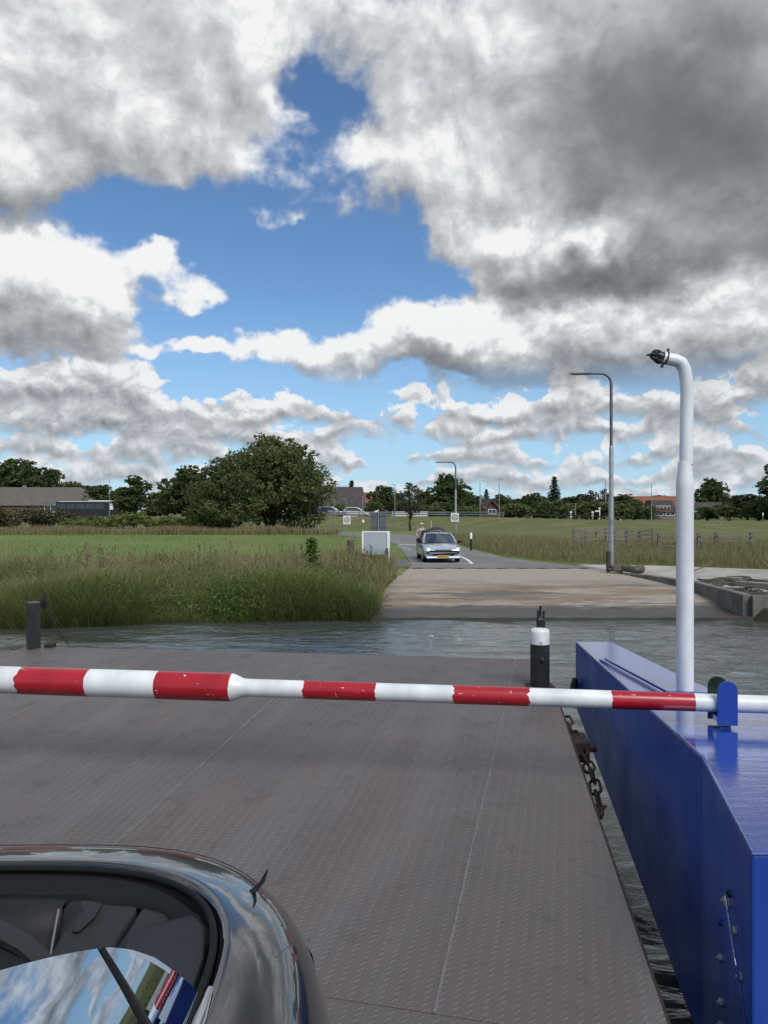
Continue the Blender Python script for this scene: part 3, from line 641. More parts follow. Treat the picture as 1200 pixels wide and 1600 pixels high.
# blue bow wing
ZT = -1.30
top = [V(1.92, 7.70, ZT), V(2.28, 7.70, ZT), V(2.38, 5.9, ZT), V(2.46, 5.25, ZT), V(2.75, 4.75, ZT), V(3.3, 4.3, ZT), V(3.9, 2.93, ZT), V(1.395, 2.916, ZT), V(1.68, 4.05, ZT)]
botz = [-1.95, -1.95, -2.35, -2.55, -2.75, -2.9, -3.5, -3.5, -2.84]
wing = thing('ferry_hull', 'glossy blue steel bow wing of the ferry beside the ramp', 'ferry hull', (2.3, 4.2, -3))
mb = MB(); nT = len(top); bot = [V(p.x, p.y, z) for p, z in zip(top, botz)]
mb.add(top+bot, [tuple(range(nT)), tuple(range(nT, 2*nT))[::-1]]+[(i, (i+1) % nT, nT+(i+1) % nT, nT+i) for i in range(nT)])
mb.mi = [0]+[1]*(len(mb.f)-1); mb.build('hull_shell', [M_BLUE, M_BLUES], wing, bevel=.012)
def zt(px, py, dz=0): return onz(px, py, ZT+dz)
q = [zt(944, 1029, .02), zt(1044, 1082, .02)]
mb = MB(); a, b = q; mb.prism([V(a.x, a.y, ZT+.002), V(b.x, b.y, ZT+.002), V(2.30, b.y-.05, ZT+.002), V(2.26, a.y+.02, ZT+.002)], (0, 0, .028)); mb.build('hatch_plate', M_BLUE, wing, bevel=.006)
mb = MB(); mb.bar(V(a.x-.035, a.y, ZT+.012), V(b.x-.035, b.y, ZT+.012), .02, .022); mb.build('hatch_rail', M_BLUE, wing, bevel=.004)
# top edge weld along the side
mb = MB(); mb.tube([top[0]+V(.004, 0, .002), top[8]+V(.004, 0, .002), top[7]+V(.006, .004, .002), V(3.9, 2.934, ZT+.002)], .009, 8); mb.build('edge_bead', M_BLUE, wing, smooth=True)
# near side plate: bolts, nuts and a thin cable
A8, A7 = top[8], top[7]; sn = V(-(A8.y-A7.y), A8.x-A7.x, 0).normalized()           # outward normal of the near side
if sn.x > 0: sn = -sn
def on_side(px, py): r = rayv(px, py); t = A7.dot(sn)/r.dot(sn); return r*t
rot_s = sn.to_track_quat('X', 'Z').to_matrix()
for px, py in ((1131, 1408), (1147, 1455), (1124, 1497), (1155, 1527), (1125, 1567), (1124, 1603)):
    p = on_side(px+4, py); mb = MB()
    hexp = [V(-.001, .019*math.cos(k*math.pi/3), .019*math.sin(k*math.pi/3)) for k in range(6)]
    mb.prism([rot_s @ h + p for h in hexp], sn*.016); mb.tube([p, p+sn*.024], .009, 8); mb.build('bolt', M_BOLT, wing, bevel=.002)
p = on_side(1127, 1440); mb = MB(); mb.prism([rot_s @ V(0, .017*math.cos(k*math.pi/3), .017*math.sin(k*math.pi/3))+p for k in range(6)], sn*.014); mb.build('painted_bolt', M_BLUES, wing)
p = on_side(1140, 1412); mb = MB(); mb.prism([rot_s @ V(0, .018*math.cos(k*math.pi/3), .018*math.sin(k*math.pi/3))+p+sn*.0 for k in range(6)], sn*.022); mb.build('bolt', M_BOLT, wing, bevel=.002)
cp = [(1139, 1394), (1143, 1398), (1150, 1412), (1157, 1440), (1161, 1475), (1165, 1520), (1167, 1560), (1168, 1640)]
mb = MB(); mb.tube([on_side(*c)+sn*(.012+.03*math.sin(i*.5)) for i, c in enumerate(cp)], .0055, 8); mb.build('cable', M_BLUE, wing, smooth=True)
mb = MB(); c_ = on_side(1141, 1396); mb.tube([c_-sn*.002, c_+sn*.012], .017, 12); mb.build('cable_gland', M_BLACK, wing, smooth=True)
# fender cleat at the wing tip
mb = MB(); c_ = V(1.905, 7.55, -1.72); mb.box(c_, (.06, .14, .12)); mb.build('cleat', M_BLUE, wing, bevel=.01)
mb = MB(); mb.tube([V(1.87, 7.5, -1.62), V(1.85, 7.5, -1.75), V(1.87, 7.45, -1.90)], [.03, .045, .03], 8); mb.build('rope_fender', M_BLACK, wing, smooth=True)

# white bent pole with lamp head
wp = V(2.155, 5.5, ZT)
pole = thing('light_pole', 'white steel pole with bent-over top standing on the blue bow wing', 'pole', wp)
def wpp(px, py): return at(px, py, 5.5)
mb = MB(); mb.lathe(wp, [(.060, -.0), (.060, 1.48), (.061, 1.5), (.058, 1.53), (.050, 1.60), (.046, 1.66)], 28); mb.build('lower_shaft', M_WHITE, pole, smooth=True)
up = [V(wp.x+.008, wp.y, ZT+1.64), wpp(1073, 640), wpp(1073.5, 615), wpp(1072, 592), wpp(1069, 576), wpp(1064, 567), wpp(1056, 563), wpp(1046, 561), wpp(1036, 558.5)]
mb = MB(); mb.tube(up, [.046, .046, .046, .046, .046, .046, .045, .044, .043], 24); mb.build('upper_shaft', M_WHITE, pole, smooth=True)
mb = MB(); mb.tube([wpp(1042, 560), wpp(1039.5, 559.3)], .047, 20); mb.build('clamp_band', M_BLACK, pole, smooth=True)
mb = MB(); mb.tube([wpp(1043.5, 556), wpp(1044, 546)], .007, 8); mb.tube([wpp(1044, 546.5), wpp(1044, 545)], .011, 8); mb.build('clamp_screw', M_BLACK, pole, smooth=True)
mb = MB(); mb.tube([wpp(1037, 564), wpp(1034.5, 573)], .007, 8); mb.tube([wpp(1034.8, 571), wpp(1034.2, 574)], .012, 8); mb.build('clamp_screw', M_BLACK, pole, smooth=True)
mb = MB(); mb.tube([wpp(1035, 558.3), wpp(1030, 556), wpp(1024, 554.5), wpp(1018, 554), wpp(1010, 555)], [.034, .036, .021, .012, .005], 9)
mb.tube([wpp(1033, 565), wpp(1027, 565), wpp(1021, 560), wpp(1016, 556)], [.02, .016, .014, .01], 8)
for px, py, a_ in ((1020, 553, .3), (1023, 549.5, .9), (1027, 549, .5), (1030, 551, 1.1), (1033, 552, .2), (1025, 561, .7), (1029, 563, .1)): mb.box(wpp(px, py), (.026, .05, .014), Matrix.Rotation(a_, 3, 'Y'))
mb.build('lamp_head', M_BLACK, pole, smooth=True)
mb = MB(); mb.lathe(wp+V(0, 0, .001), [(.10, 0), (.10, .012), (.062, .014)], 24); mb.build('base_flange', M_BLUE, pole, smooth=True)

# red and white barrier boom
BA, BB = V(-2.668, 5.336, -1.165), V(2.32, 4.645, -1.165)
def boom_at(px):
    k = (px-600)/1200; d = BB-BA; t = (k*BA.y-BA.x)/(d.x-k*d.y); return BA+d*t
boom = thing('barrier_boom', 'red and white striped barrier boom across the ferry ramp', 'barrier', (-2.6, 5.3, -1.95))
dB = (BB-BA).normalized(); zz = lambda px: boom_at(px)+V(0, 0, interp(px, [(0, .012), (365, .006), (380, 0), (1200, 0)]))
bs = [(-900, .0925), (354, .0925), (364, .090), (371, .078), (379, .062), (388, .0585), (760, .0575), (1200, .0535), (1700, .052)]
mb = MB(); mb.tube([boom_at(a) for a, r in bs], [r for a, r in bs], 36); mb.build('pipe', M_WHITE, boom, smooth=True)
def band(p0, p1, j0, j1):
    n = 40; mb = MB(); G = []; a, b = boom_at(p0), boom_at(p1); L = (b-a).length; up_ = V(0, 0, 1); sd_ = dB.cross(up_).normalized()
    r0, r1 = (ip(p0, bs)+.0012), (ip(p1, bs)+.0012)
    J0 = [rng.uniform(-.25, .25)*j0+.7*j0*math.sin(k*.63+p0)+.5*j0*math.sin(k*1.57+p0*2) for k in range(n)]; J1 = [rng.uniform(-.25, .25)*j1+.7*j1*math.sin(k*.63+p1)+.5*j1*math.sin(k*1.57+p1*2) for k in range(n)]
    for i in range(13):
        row = []
        for k in range(n):
            t = 2*math.pi*k/n; s = i/12; l = J0[k] if i == 0 else (L*s if i < 12 else L+J1[k])
            rr = float(ip(p0+(p1-p0)*s, bs))+.0012; row.append(a+dB*l+sd_*math.cos(t)*rr+up_*math.sin(t)*rr)
        G.append(row)
    mb.grid(G, True); return mb.build('red_band', M_REDW, boom, smooth=True)
def red_worn():
    m, N, b = base_mat('worn_red_paint'); p = N.new('ShaderNodeTexCoord').outputs['Object']
    chips = N.sstep(N.noise(N.v('MULTIPLY', p, (1.6, 1, 1)), 17, 6, .68), .675, .69)
    scr = N.sstep(N.noise(N.v('MULTIPLY', p, (1.2, 1, 7)), 9, 5, .6), .69, .71)
    f = N.m('MAXIMUM', chips, scr); c = N.mix(N.lin(N.noise(p, 8, 5), .3, .7), (.40, .010, .020), (.30, .008, .016))
    N.put(b.inputs['Base Color'], N.mix(f, c, (.70, .66, .64))); N.put(b.inputs['Roughness'], N.lin(f, 0, 1, .28, .6)); b.inputs['Coat Weight'].default_value = .2
    bp = N.new('ShaderNodeBump'); bp.inputs['Strength'].default_value = .4; bp.inputs['Distance'].default_value = .001; bp.invert = True
    N.put(bp.inputs['Height'], f); N.put(b.inputs['Normal'], bp.outputs[0]); return m
M_REDW = red_worn()
for a, b, j0, j1 in ((-330, -195, .004, .004), (35, 141, .013, .003), (248, 363, .001, .001), (476, 588, .006, .004), (709, 826, .008, .010), (955, 1084, .003, .0008), (1330, 1470, .003, .003)):
    band(a, b, j0, j1)
# fork that the boom rests in
f0 = boom_at(1131); fk = thing('boom_rest', 'blue steel fork holding the barrier boom on the bow wing', 'boom rest', (f0.x, f0.y, ZT))
def tongue(off, mat, name, dx):
    mb = MB(); w = .058; base = f0+V(dx, 0, 0)+dB.cross(V(0, 0, 1))*off; P = [base-dB*w+V(0, 0, -.115), base+dB*w+V(0, 0, -.115)]
    for k in range(13):
        t = math.pi*k/12; P.append(base+dB*w*math.cos(t)+V(0, 0, .092+w*math.sin(t)))
    mb.prism(P, dB.cross(V(0, 0, 1))*.012); return mb.build(name, mat, fk, bevel=.002)
sgn = 1 if dB.cross(V(0, 0, 1)).y < 0 else -1
tongue(.066*sgn, M_BLUES, 'front_plate', 0); tongue(-.078*sgn, pbr('dark_green_paint', (.012, .03, .016), .3, var=.3, vscale=8), 'back_plate', -.018)
mb = MB(); mb.box(f0+V(0, 0, -.083), (.12, .15, .034), Matrix.Rotation(math.atan2(dB.y, dB.x), 3, 'Z')); mb.build('saddle', M_BLUE, fk, bevel=.004)
mb = MB(); mb.box((f0.x+.003, f0.y, (ZT+f0.z-.1)/2), (.062, .062, f0.z-.1-ZT), Matrix.Rotation(math.atan2(dB.y, dB.x), 3, 'Z')); mb.build('stem', M_BLUE, fk, bevel=.004)

# posts on the ramp
bp_ = V(1.362, 6.71, -1.525)
b1 = thing('bollard', 'black bollard with white top at the far right corner of the ramp', 'bollard', bp_)
mb = MB(); mb.lathe(bp_, [(.083, 0), (.083, .385)], 32); mb.build('post', M_BLACK, b1, smooth=True)
mb = MB(); mb.lathe(bp_, [(.0845, .375), (.0845, .475), (.080, .495), (.066, .506), (.03, .510)], 32); mb.build('white_cap', M_WHITE, b1, smooth=True)
mb = MB(); mb.box(bp_+V(.005, -.085, .245), (.035, .02, .04)); mb.tube([bp_+V(.005, -.09, .245), bp_+V(.005, -.11, .245)], .011, 8); mb.build('eye_bolt', M_BLACK, b1, bevel=.004)
mb = MB(); mb.tube([bp_+V(.0, -.083, .405), bp_+V(.0, -.095, .405)], .012, 10); mb.build('cap_screw', M_WHITE, b1, smooth=True)
mb = MB(); mb.box(bp_+V(0, 0, .004), (.24, .24, .012)); mb.build('base_plate', M_RUST, b1, bevel=.003)
sp = V(1.555, 7.62, -1.46)
b2 = thing('latch_post', 'thin black post with a small latch on top behind the white-topped bollard', 'post', sp)
mb = MB(); mb.box(sp+V(0, 0, .20), (.076, .076, .40)); mb.build('post', M_BLACK, b2, bevel=.005)
mb = MB(); mb.box(sp+V(-.028, 0, .44), (.012, .05, .08)); mb.build('bracket', M_BLACK, b2); mb = MB(); mb.box(sp+V(.028, 0, .44), (.012, .05, .08)); mb.build('bracket', M_BLACK, b2)
mb = MB(); mb.tube([sp+V(-.005, 0, .42), sp+V(-.01, 0, .47), sp+V(.0, 0, .53)], .014, 8); mb.tube([sp+V(-.03, 0, .47), sp+V(.045, 0, .475)], .01, 8); mb.build('latch', M_BLACK, b2, smooth=True)
lp = V(-3.82, 8.37, -1.50)
b3 = thing('corner_post', 'square black steel post at the far left corner of the ramp', 'post', lp)
rz = Matrix.Rotation(.62, 3, 'Z')
mb = MB(); mb.box(lp+V(0, 0, .26), (.125, .125, .52), rz); mb.build('post', M_BLACK, b3, bevel=.006)
mb = MB(); mb.prism([lp+V(-.02, .08, .44), lp+V(.10, .08, .44), lp+V(.10, .08, .62)], (0, .02, 0)); mb.build('gusset', M_BLACK, b3)
mb = MB(); mb.box(lp+V(.17, .03, .03), (.10, .10, .07)); mb.build('foot_block', M_RUST, b3, bevel=.01)
def link_pts(L, w, n=16):
    P = []
    for k in range(n):
        t = 2*math.pi*k/n; P.append(V(math.cos(t)*w/2+0, 0, math.sin(t)*w/2+(L-w)/2*(1 if math.sin(t) >= 0 else -1)))
    return P
def chain(name, label, path, L, w, r, mat):
    path = [Vector(p) for p in path]; t = thing(name, label, 'chain', path[0]); pl_ = link_pts(L, w); n = len(pl_)
    mb = MB(); ring = []
    for k, p in enumerate(pl_):
        d = (pl_[(k+1) % n]-pl_[k-1]).normalized(); a = V(0, 1, 0); b = d.cross(a)
        ring.append([p+a*r*math.cos(q*math.pi/3)+b*r*math.sin(q*math.pi/3) for q in range(6)])
    ring.append(ring[0]); mb.grid(ring, True); me = None
    seg = [(path[i+1]-path[i]).length for i in range(len(path)-1)]; tot = sum(seg); step = L-2*r*1.05; m_ = int(tot/step)
    for k in range(m_):
        s = (k+.5)*step; i = 0
        while i < len(seg)-1 and s > seg[i]: s -= seg[i]; i += 1
        p = path[i].lerp(path[i+1], s/seg[i]); d = (path[i+1]-path[i]).normalized()
        if me is None: o = mb.build('link', mat, t, smooth=True); me = o.data
        else: o = bpy.data.objects.new('link', me); COL.objects.link(o); o.parent = t
        q = d.to_track_quat('Z', 'Y') @ Matrix.Rotation(math.pi/2*(k % 2)+.5, 3, 'Z').to_quaternion()
        o.location = p-path[0]; o.rotation_mode = 'QUATERNION'; o.rotation_quaternion = q
    return t
def edge_p(s, dl, h): return RP(right_edge(s)+dl, s, h)
chain('mooring_chain', 'dark rusty chain hanging between the ramp edge and the blue hull', [edge_p(3.35, .03, -.05), edge_p(2.95, .09, -.13), edge_p(2.62, .12, -.17), edge_p(2.35, .13, -.28), edge_p(2.12, .085, -.17), edge_p(1.9, .03, -.10)], .125, .075, .0105, M_RUST)
chain('mooring_chain', 'thin chain slanting from the square corner post to the ramp edge', [lp+V(.09, .05, .56), lp+V(.17, .05, .36), lp+V(.25, .05, .20), lp+V(.38, .04, .03)], .042, .026, .0036, M_RUST)
hb = edge_p(3.05, .06, -.12); hbt = thing('hinge_bracket', 'dark rusty hinge bracket between the ramp edge and the blue hull', 'bracket', hb)
mb = MB(); mb.box(hb+V(.03, .0, -.04), (.13, .26, .16), Matrix.Rotation(-.1, 3, 'Z')); mb.build('bracket_body', M_RUST, hbt, bevel=.015)
mb = MB(); 
mb.tube([hb+V(-.05+.06*math.cos(t), .25, .03+.06*math.sin(t)) for t in np.linspace(-.6, 3.6, 12)], .022, 8); mb.build('lifting_eye', M_RUST, hbt, smooth=True)
mb = MB(); mb.tube([hb+V(-.06, -.05, -.03), hb+V(.15, -.05, -.03)], .03, 12); mb.build('hinge_pin', M_RUST, hbt, smooth=True)

# ------------------------------------------------------------------ trees: tapered trunk, limbs, and a crown of leaf-sized faces
lf_dark = foliage('leaves_dark', [(0, (.034, .056, .019)), (.4, (.060, .090, .028)), (.75, (.098, .128, .042)), (1, (.15, .17, .06))], .25)
lf_oak = foliage('leaves_oak', [(0, (.056, .080, .027)), (.4, (.100, .128, .042)), (.75, (.155, .178, .062)), (1, (.23, .235, .092))], .3)
lf_olive = foliage('leaves_olive', [(0, (.048, .062, .020)), (.4, (.080, .100, .034)), (.75, (.125, .145, .050)), (1, (.19, .195, .075))], .28)
lf_con = foliage('leaves_conifer', [(0, (0.014, 0.031, 0.017)), (.5, (0.027, 0.051, 0.027)), (1, (0.058, 0.085, 0.041))], .1)
lf_bush = foliage('leaves_bush', [(0, (0.085, 0.112, 0.031)), (.4, (0.136, 0.167, 0.044)), (.8, (0.204, 0.221, 0.061)), (1, (0.289, 0.272, 0.102))], .25)
lf_scrub = foliage('leaves_scrub', [(0, (0.044, 0.048, 0.024)), (.4, (0.076, 0.078, 0.037)), (.8, (0.112, 0.109, 0.054)), (1, (0.170, 0.153, 0.085))], .2)
TREE_ME = {}
def crown_mesh(key, mat, lobes, n, size, seed, hollow=.55, clump=.12):
    r = np.random.default_rng(seed); vol = np.array([l[3]*l[4]*l[5] for l in lobes])**.72; cnt = (vol/vol.sum()*n).astype(int); P = []
    for (cx, cy, cz, rx, ry, rz), c in zip(lobes, cnt):
        k = max(10, int(c/16)); d = r.normal(0, 1, (k, 3)); d /= np.linalg.norm(d, axis=1)[:, None]; d[:, 2] += .12
        rad = hollow+(1.03-hollow)*r.random(k)**.55
        ctr = d*rad[:, None]*[rx, ry, rz]+[cx, cy, cz]
        q = np.repeat(ctr, 16, 0)+np.clip(r.normal(0, clump, (k*16, 3)), -1.7*clump, 1.7*clump)*np.array([rx, ry, rz*.8])*r.uniform(.5, 1.3, (k*16, 1)); P.append(q)
    P = np.concatenate(P); global rng
    vv, ff, lt = leaves(P, r.uniform(size*.6, size*1.35, len(P)), .7, 1.4)
    tone = np.repeat(r.normal(.42, .2, len(P)//16+1), 16)[:len(P)]+r.normal(0, .12, len(P))
    return np_mesh('crown', vv, ff, lt, mat, {'rnd': np.repeat(np.clip(tone, 0, 1), 4)})
def trunk_mesh(trunk, limbs):
    mb = MB()
    mb.tube([t[:3] for t in trunk], [t[3] for t in trunk], 9)
    for L in limbs: mb.tube([t[:3] for t in L], [t[3] for t in L], 6)
    me = bpy.data.meshes.new('trunk'); me.from_pydata(mb.v, [], mb.f); me.materials.append(MT['bark']); me.polygons.foreach_set('use_smooth', [True]*len(me.polygons)); me.update(); return me
def broadleaf(key, mat, seed, H=10, W=10, n=9000, size=.32, base=.18, nl=14, hollow=.5, sparse=1.0, droop=0.0, stems=1):
    r = random.Random(seed); lobes = []; limbs = []; fork = H*(base+.06)
    for i in range(nl):
        a = 2*math.pi*i/nl*2.4+r.uniform(-.4, .4); u = (i+.5)/nl
        zc = H*(base+.12+(1-base-.25)*u); env = math.sin(math.pi*min(1, max(.05, (zc/H-base*.7)/(1-base*.7)))**.8)
        rr = W/2*env*r.uniform(.45, .72)*(1 if u < .85 else .4); s = W*r.uniform(.16, .25)*(1.1-.35*u)*sparse
        c = (math.cos(a)*rr, math.sin(a)*rr, zc-droop*rr); lobes.append((*c, s*1.15, s*1.15, s*.85))
        p0 = (0, 0, fork*r.uniform(.6, 1.25)); pm = (c[0]*.5+r.uniform(-.3, .3), c[1]*.5+r.uniform(-.3, .3), p0[2]+(c[2]-p0[2])*.6); rt = .022*H*r.uniform(.35, .6)
        limbs.append([(*p0, rt), (*pm, rt*.6), (c[0], c[1], c[2]+s*.3, rt*.15)])
        for q in range(2): 
            e = (c[0]+r.uniform(-s, s), c[1]+r.uniform(-s, s), c[2]+r.uniform(0, s)); limbs.append([(*pm, rt*.45), ((pm[0]+e[0])/2, (pm[1]+e[1])/2, (pm[2]+e[2])/2+.2, rt*.25), (*e, rt*.08)])
    lobes.append((0, 0, H*.60, W*.17, W*.17, H*.20))
    tr = [(0, 0, -.2, .034*H), (.02*H*r.uniform(-1, 1), 0, H*.15, .024*H), (.02*H*r.uniform(-1, 1), .01*H, H*.45, .014*H), (0, 0, H*.82, .004*H)]
    for s_ in range(1, stems):
        a = 6.28*s_/stems; limbs.append([(math.cos(a)*.25, math.sin(a)*.25, -.2, .018*H), (math.cos(a)*W*.12, math.sin(a)*W*.12, H*.3, .012*H), (math.cos(a)*W*.26, math.sin(a)*W*.26, H*.68, .004*H)])
    TREE_ME[key] = (crown_mesh(key, mat, lobes, n, size, seed, hollow), trunk_mesh(tr, limbs), H, W)
def spruce(key, seed, H=12, W=5, n=7000):
    r = np.random.default_rng(seed); P = []
    for i in range(26):
        u = i/26; z = H*(.10+.9*u); L = W/2*(1-u)**.85*r.uniform(.75, 1.12)+.12
        for b in range(9):
            a = r.uniform(0, 6.28); k = max(6, int(n/234*(1.2-u))); s = r.random(k)**.7
            P.append(np.stack((np.cos(a)*L*s+r.normal(0, .14, k), np.sin(a)*L*s+r.normal(0, .14, k), z-.30*L*s**1.5+r.normal(0, .10, k)), 1))
    P = np.concatenate(P); vv, ff, lt = leaves(P, r.uniform(.16, .36, len(P)), .35, 1.8)
    me = np_mesh('crown', vv, ff, lt, lf_con, {'rnd': np.repeat(np.clip(r.normal(.45, .25, len(P)), 0, 1), 4)})
    TREE_ME[key] = (me, trunk_mesh([(0, 0, -.2, .2), (0, 0, H*.5, .11), (0, 0, H*.98, .02)], []), H, W)
def bushy(key, mat, seed, H=3, W=4, n=3500, size=.16):
    r = random.Random(seed); lobes = [(r.uniform(-.32, .32)*W, r.uniform(-.25, .25)*W, H*r.uniform(.25, .68), W*r.uniform(.14, .24), W*r.uniform(.14, .24), H*r.uniform(.18, .30)) for _ in range(11)]
    limbs = [[(r.uniform(-.2, .2), r.uniform(-.2, .2), -.1, .04), (l[0]*.7, l[1]*.7, l[2]*.8, .025), (l[0], l[1], l[2]+l[5], .006)] for l in lobes]
    TREE_ME[key] = (crown_mesh(key, mat, lobes, n, size, seed, .35, .2), trunk_mesh([(0, 0, -.1, .06), (0, 0, H*.5, .03)], limbs), H, W)
broadleaf('dome', lf_oak, 11, 10, 13.2, 46000, .22, .08, 36, .5, .84, stems=5)
broadleaf('oak', lf_dark, 12, 8, 7.5, 16000, .24, .20, 14, .45)
broadleaf('round', lf_dark, 13, 10, 9, 11000, .34, .12, 16, .5)
broadleaf('round_b', lf_oak, 14, 10, 8, 10000, .34, .10, 15, .5)
broadleaf('round_c', lf_dark, 15, 10, 10.5, 12000, .34, .10, 18, .5)
broadleaf('sparse', lf_scrub, 16, 9, 8, 2600, .20, .24, 22, .3, .62)
broadleaf('tall', lf_dark, 17, 13, 8, 9000, .36, .10, 16, .5)
broadleaf('willow', lf_olive, 18, 8, 7.6, 26000, .17, .02, 20, .35, 1.1, .1, stems=5)
spruce('spruce', 19); spruce('pine', 20, 11, 6.5, 5000)
bushy('bush', lf_bush, 21, 3, 4.6, 4500, .15); bushy('bush_b', lf_bush, 22, 2.6, 5, 4500, .15); bushy('scrub', lf_scrub, 23, 3, 5, 5000, .16); bushy('hedge', lf_dark, 24, 4, 6, 4200, .24); bushy('hedge_b', lf_oak, 25, 4, 6, 4200, .24)
def tree(key, px, dep, top_py, wpx, label, name='tree', cat='tree', group=None, rot=None, zb=None, depth_scale=None):
    x = (px-600)/1200*dep; z = gz(x, dep) if zb is None else zb
    cm, tm, H, W = TREE_ME[key]; h = (800-top_py)/1200*dep-z; sz = h/H*.97; sx = wpx/1200*dep/W
    t = thing(name, label, cat, (x, dep, z), group); t.scale = (sx, depth_scale or sx, sz); t.rotation_euler.z = random.uniform(0, 6.28) if rot is None else rot
    for nm, me in (('trunk', tm), ('crown', cm)):
        o = bpy.data.objects.new(nm, me); COL.objects.link(o); o.parent = t
    return t
GA, GB, GC = 'trees along the left of the meadow', 'trees behind the dike', 'shrubs along the meadow edge'
tree('dome', 424, 80, 675, 190, 'large dome-shaped broadleaf tree, the biggest tree, left of centre', rot=.4)
tree('oak', 292, 84, 722, 96, 'dark tree with a bare trunk left of the big dome tree', rot=1.0)
tree('willow', 352, 72, 712, 112, 'olive-green bushy willow in front of the big dome tree', name='willow_tree', rot=2.0)
tree('round_c', 22, 165, 712, 120, 'tall dark tree above the long roof at the far left', rot=.3)
tree('round', 70, 160, 722, 70, 'smaller round tree right beside the tall far-left tree', rot=1.3)
tree('round_b', 118, 150, 748, 66, 'low tree just right of the long farmhouse roof ridge')
tree('round', 158, 145, 752, 60, 'tree behind the lamp post above the bus')
tree('tall', 212, 108, 735, 58, 'pointed tree between the bus and the dark trunk tree')
tree('round_b', 250, 125, 766, 60, 'low tree behind the far-left lamp pair, right of the pointed tree')
tree('hedge', 190, 128, 768, 60, 'dark rounded shrub behind the front end of the bus', 'shrub', 'shrub')
tree('spruce', 549, 160, 748, 30, 'dark conifer behind the house with two skylights', name='conifer_tree')
tree('round', 597, 128, 753, 52, 'dark tree right behind the two grey sign backs')
tree('sparse', 641, 78, 744, 62, 'thin half-bare tree left of the waiting car', rot=.8)
tree('round_c', 700, 132, 737, 76, 'large dark tree behind the second street lamp')
tree('round_b', 663, 138, 764, 44, 'low tree between the half-bare tree and the large dark tree')
tree('pine', 760, 150, 762, 26, 'small conifer behind the brown gabled house', name='conifer_tree')
tree('round', 742, 145, 770, 36, 'low tree left of the brown gabled house')
tree('round_b', 800, 140, 778, 44, 'low tree right of the brown gabled house')
tree('round_c', 834, 138, 768, 50, 'rounded tree left of the tall spruce')
tree('spruce', 866, 150, 741, 34, 'tall dark spruce standing above the hedge line', name='spruce_tree')
tree('round', 897, 140, 772, 46, 'low tree just right of the tall spruce')
tree('sparse', 924, 132, 760, 44, 'airy tree left of the tall street lamp', rot=.2)
tree('sparse', 946, 128, 757, 36, 'airy tree directly behind the tall street lamp', rot=2.2)
tree('round_b', 977, 134, 769, 56, 'rounded tree between the tall street lamp and the red-roofed house')
tree('round', 1028, 165, 770, 60, 'dark tree peeping over the red roof')
tree('round_c', 1112, 165, 744, 60, 'big round tree right of the white pole')
tree('round', 1168, 125, 768, 70, 'dark tree at the right edge above the dike')
tree('tall', 1222, 100, 704, 70, 'tall dark tree cut by the right picture edge')
tree('round_b', 1200, 118, 780, 60, 'low dark tree below the tall right-edge tree')
for k, (px, dep, tp, w, ky) in enumerate(((20, 78, 786, 90, 'scrub'), (78, 80, 790, 80, 'scrub'), (128, 78, 800, 64, 'scrub'), (168, 77, 801, 60, 'bush_b'), (208, 76, 796, 66, 'bush'), (250, 75, 803, 60, 'bush_b'), (120, 74, 808, 60, 'bush'), (285, 84, 806, 40, 'bush'), (-30, 78, 790, 80, 'scrub'))):
    tree(ky, px, dep, tp, w, ['dull brown-green thicket below the long roof at the far left edge', 'dull brown-green thicket in front of the farmhouse window', 'dull brown-green thicket below the tail of the bus', 'yellow-green bush below the middle of the bus', 'bright yellow-green bush below the pointed tree', 'yellow-green bush next to the dark trunk tree', 'low yellow-green bush in front of the thicket', 'small bush under the dark trunk tree', 'thicket running out of the left picture edge'][k], 'shrub', 'shrub', GC)
hl = ['hedge shrub under the big dome tree, right side', 'dark hedge shrub in front of the house with two skylights', 'hedge shrub left of the half-bare tree', 'hedge shrub right of the half-bare tree', 'hedge shrub under the large dark tree', 'hedge shrub left of the spruce foot', 'hedge shrub at the foot of the spruce', 'hedge shrub right of the spruce foot', 'hedge shrub left of the fingerpost', 'hedge shrub right of the fingerpost', 'hedge shrub right of the tall street lamp', 'hedge shrub left of the red-roofed house', 'hedge shrub in front of the dark-roofed house on the right', 'hedge shrub right of the dark-roofed house', 'dark hedge shrub at the right edge on the dike', 'hedge shrub behind the second street lamp', 'shrub beside the brown gabled house']
for k, (px, dep, tp, w) in enumerate(((470, 118, 782, 60), (534, 115, 783, 44), (580, 118, 782, 50), (665, 116, 784, 70), (700, 116, 784, 60), (815, 112, 782, 62), (858, 112, 780, 62), (900, 112, 780, 62), (930, 112, 782, 50), (966, 110, 780, 60), (990, 112, 782, 44), (1012, 108, 786, 26), (1105, 108, 790, 46), (1140, 106, 784, 60), (1185, 104, 780, 70), (740, 114, 786, 50), (793, 112, 794, 26))):
    tree(('hedge', 'hedge_b')[k % 2], px, dep, tp, w, hl[k], 'shrub', 'shrub', 'hedge shrubs behind the dike')
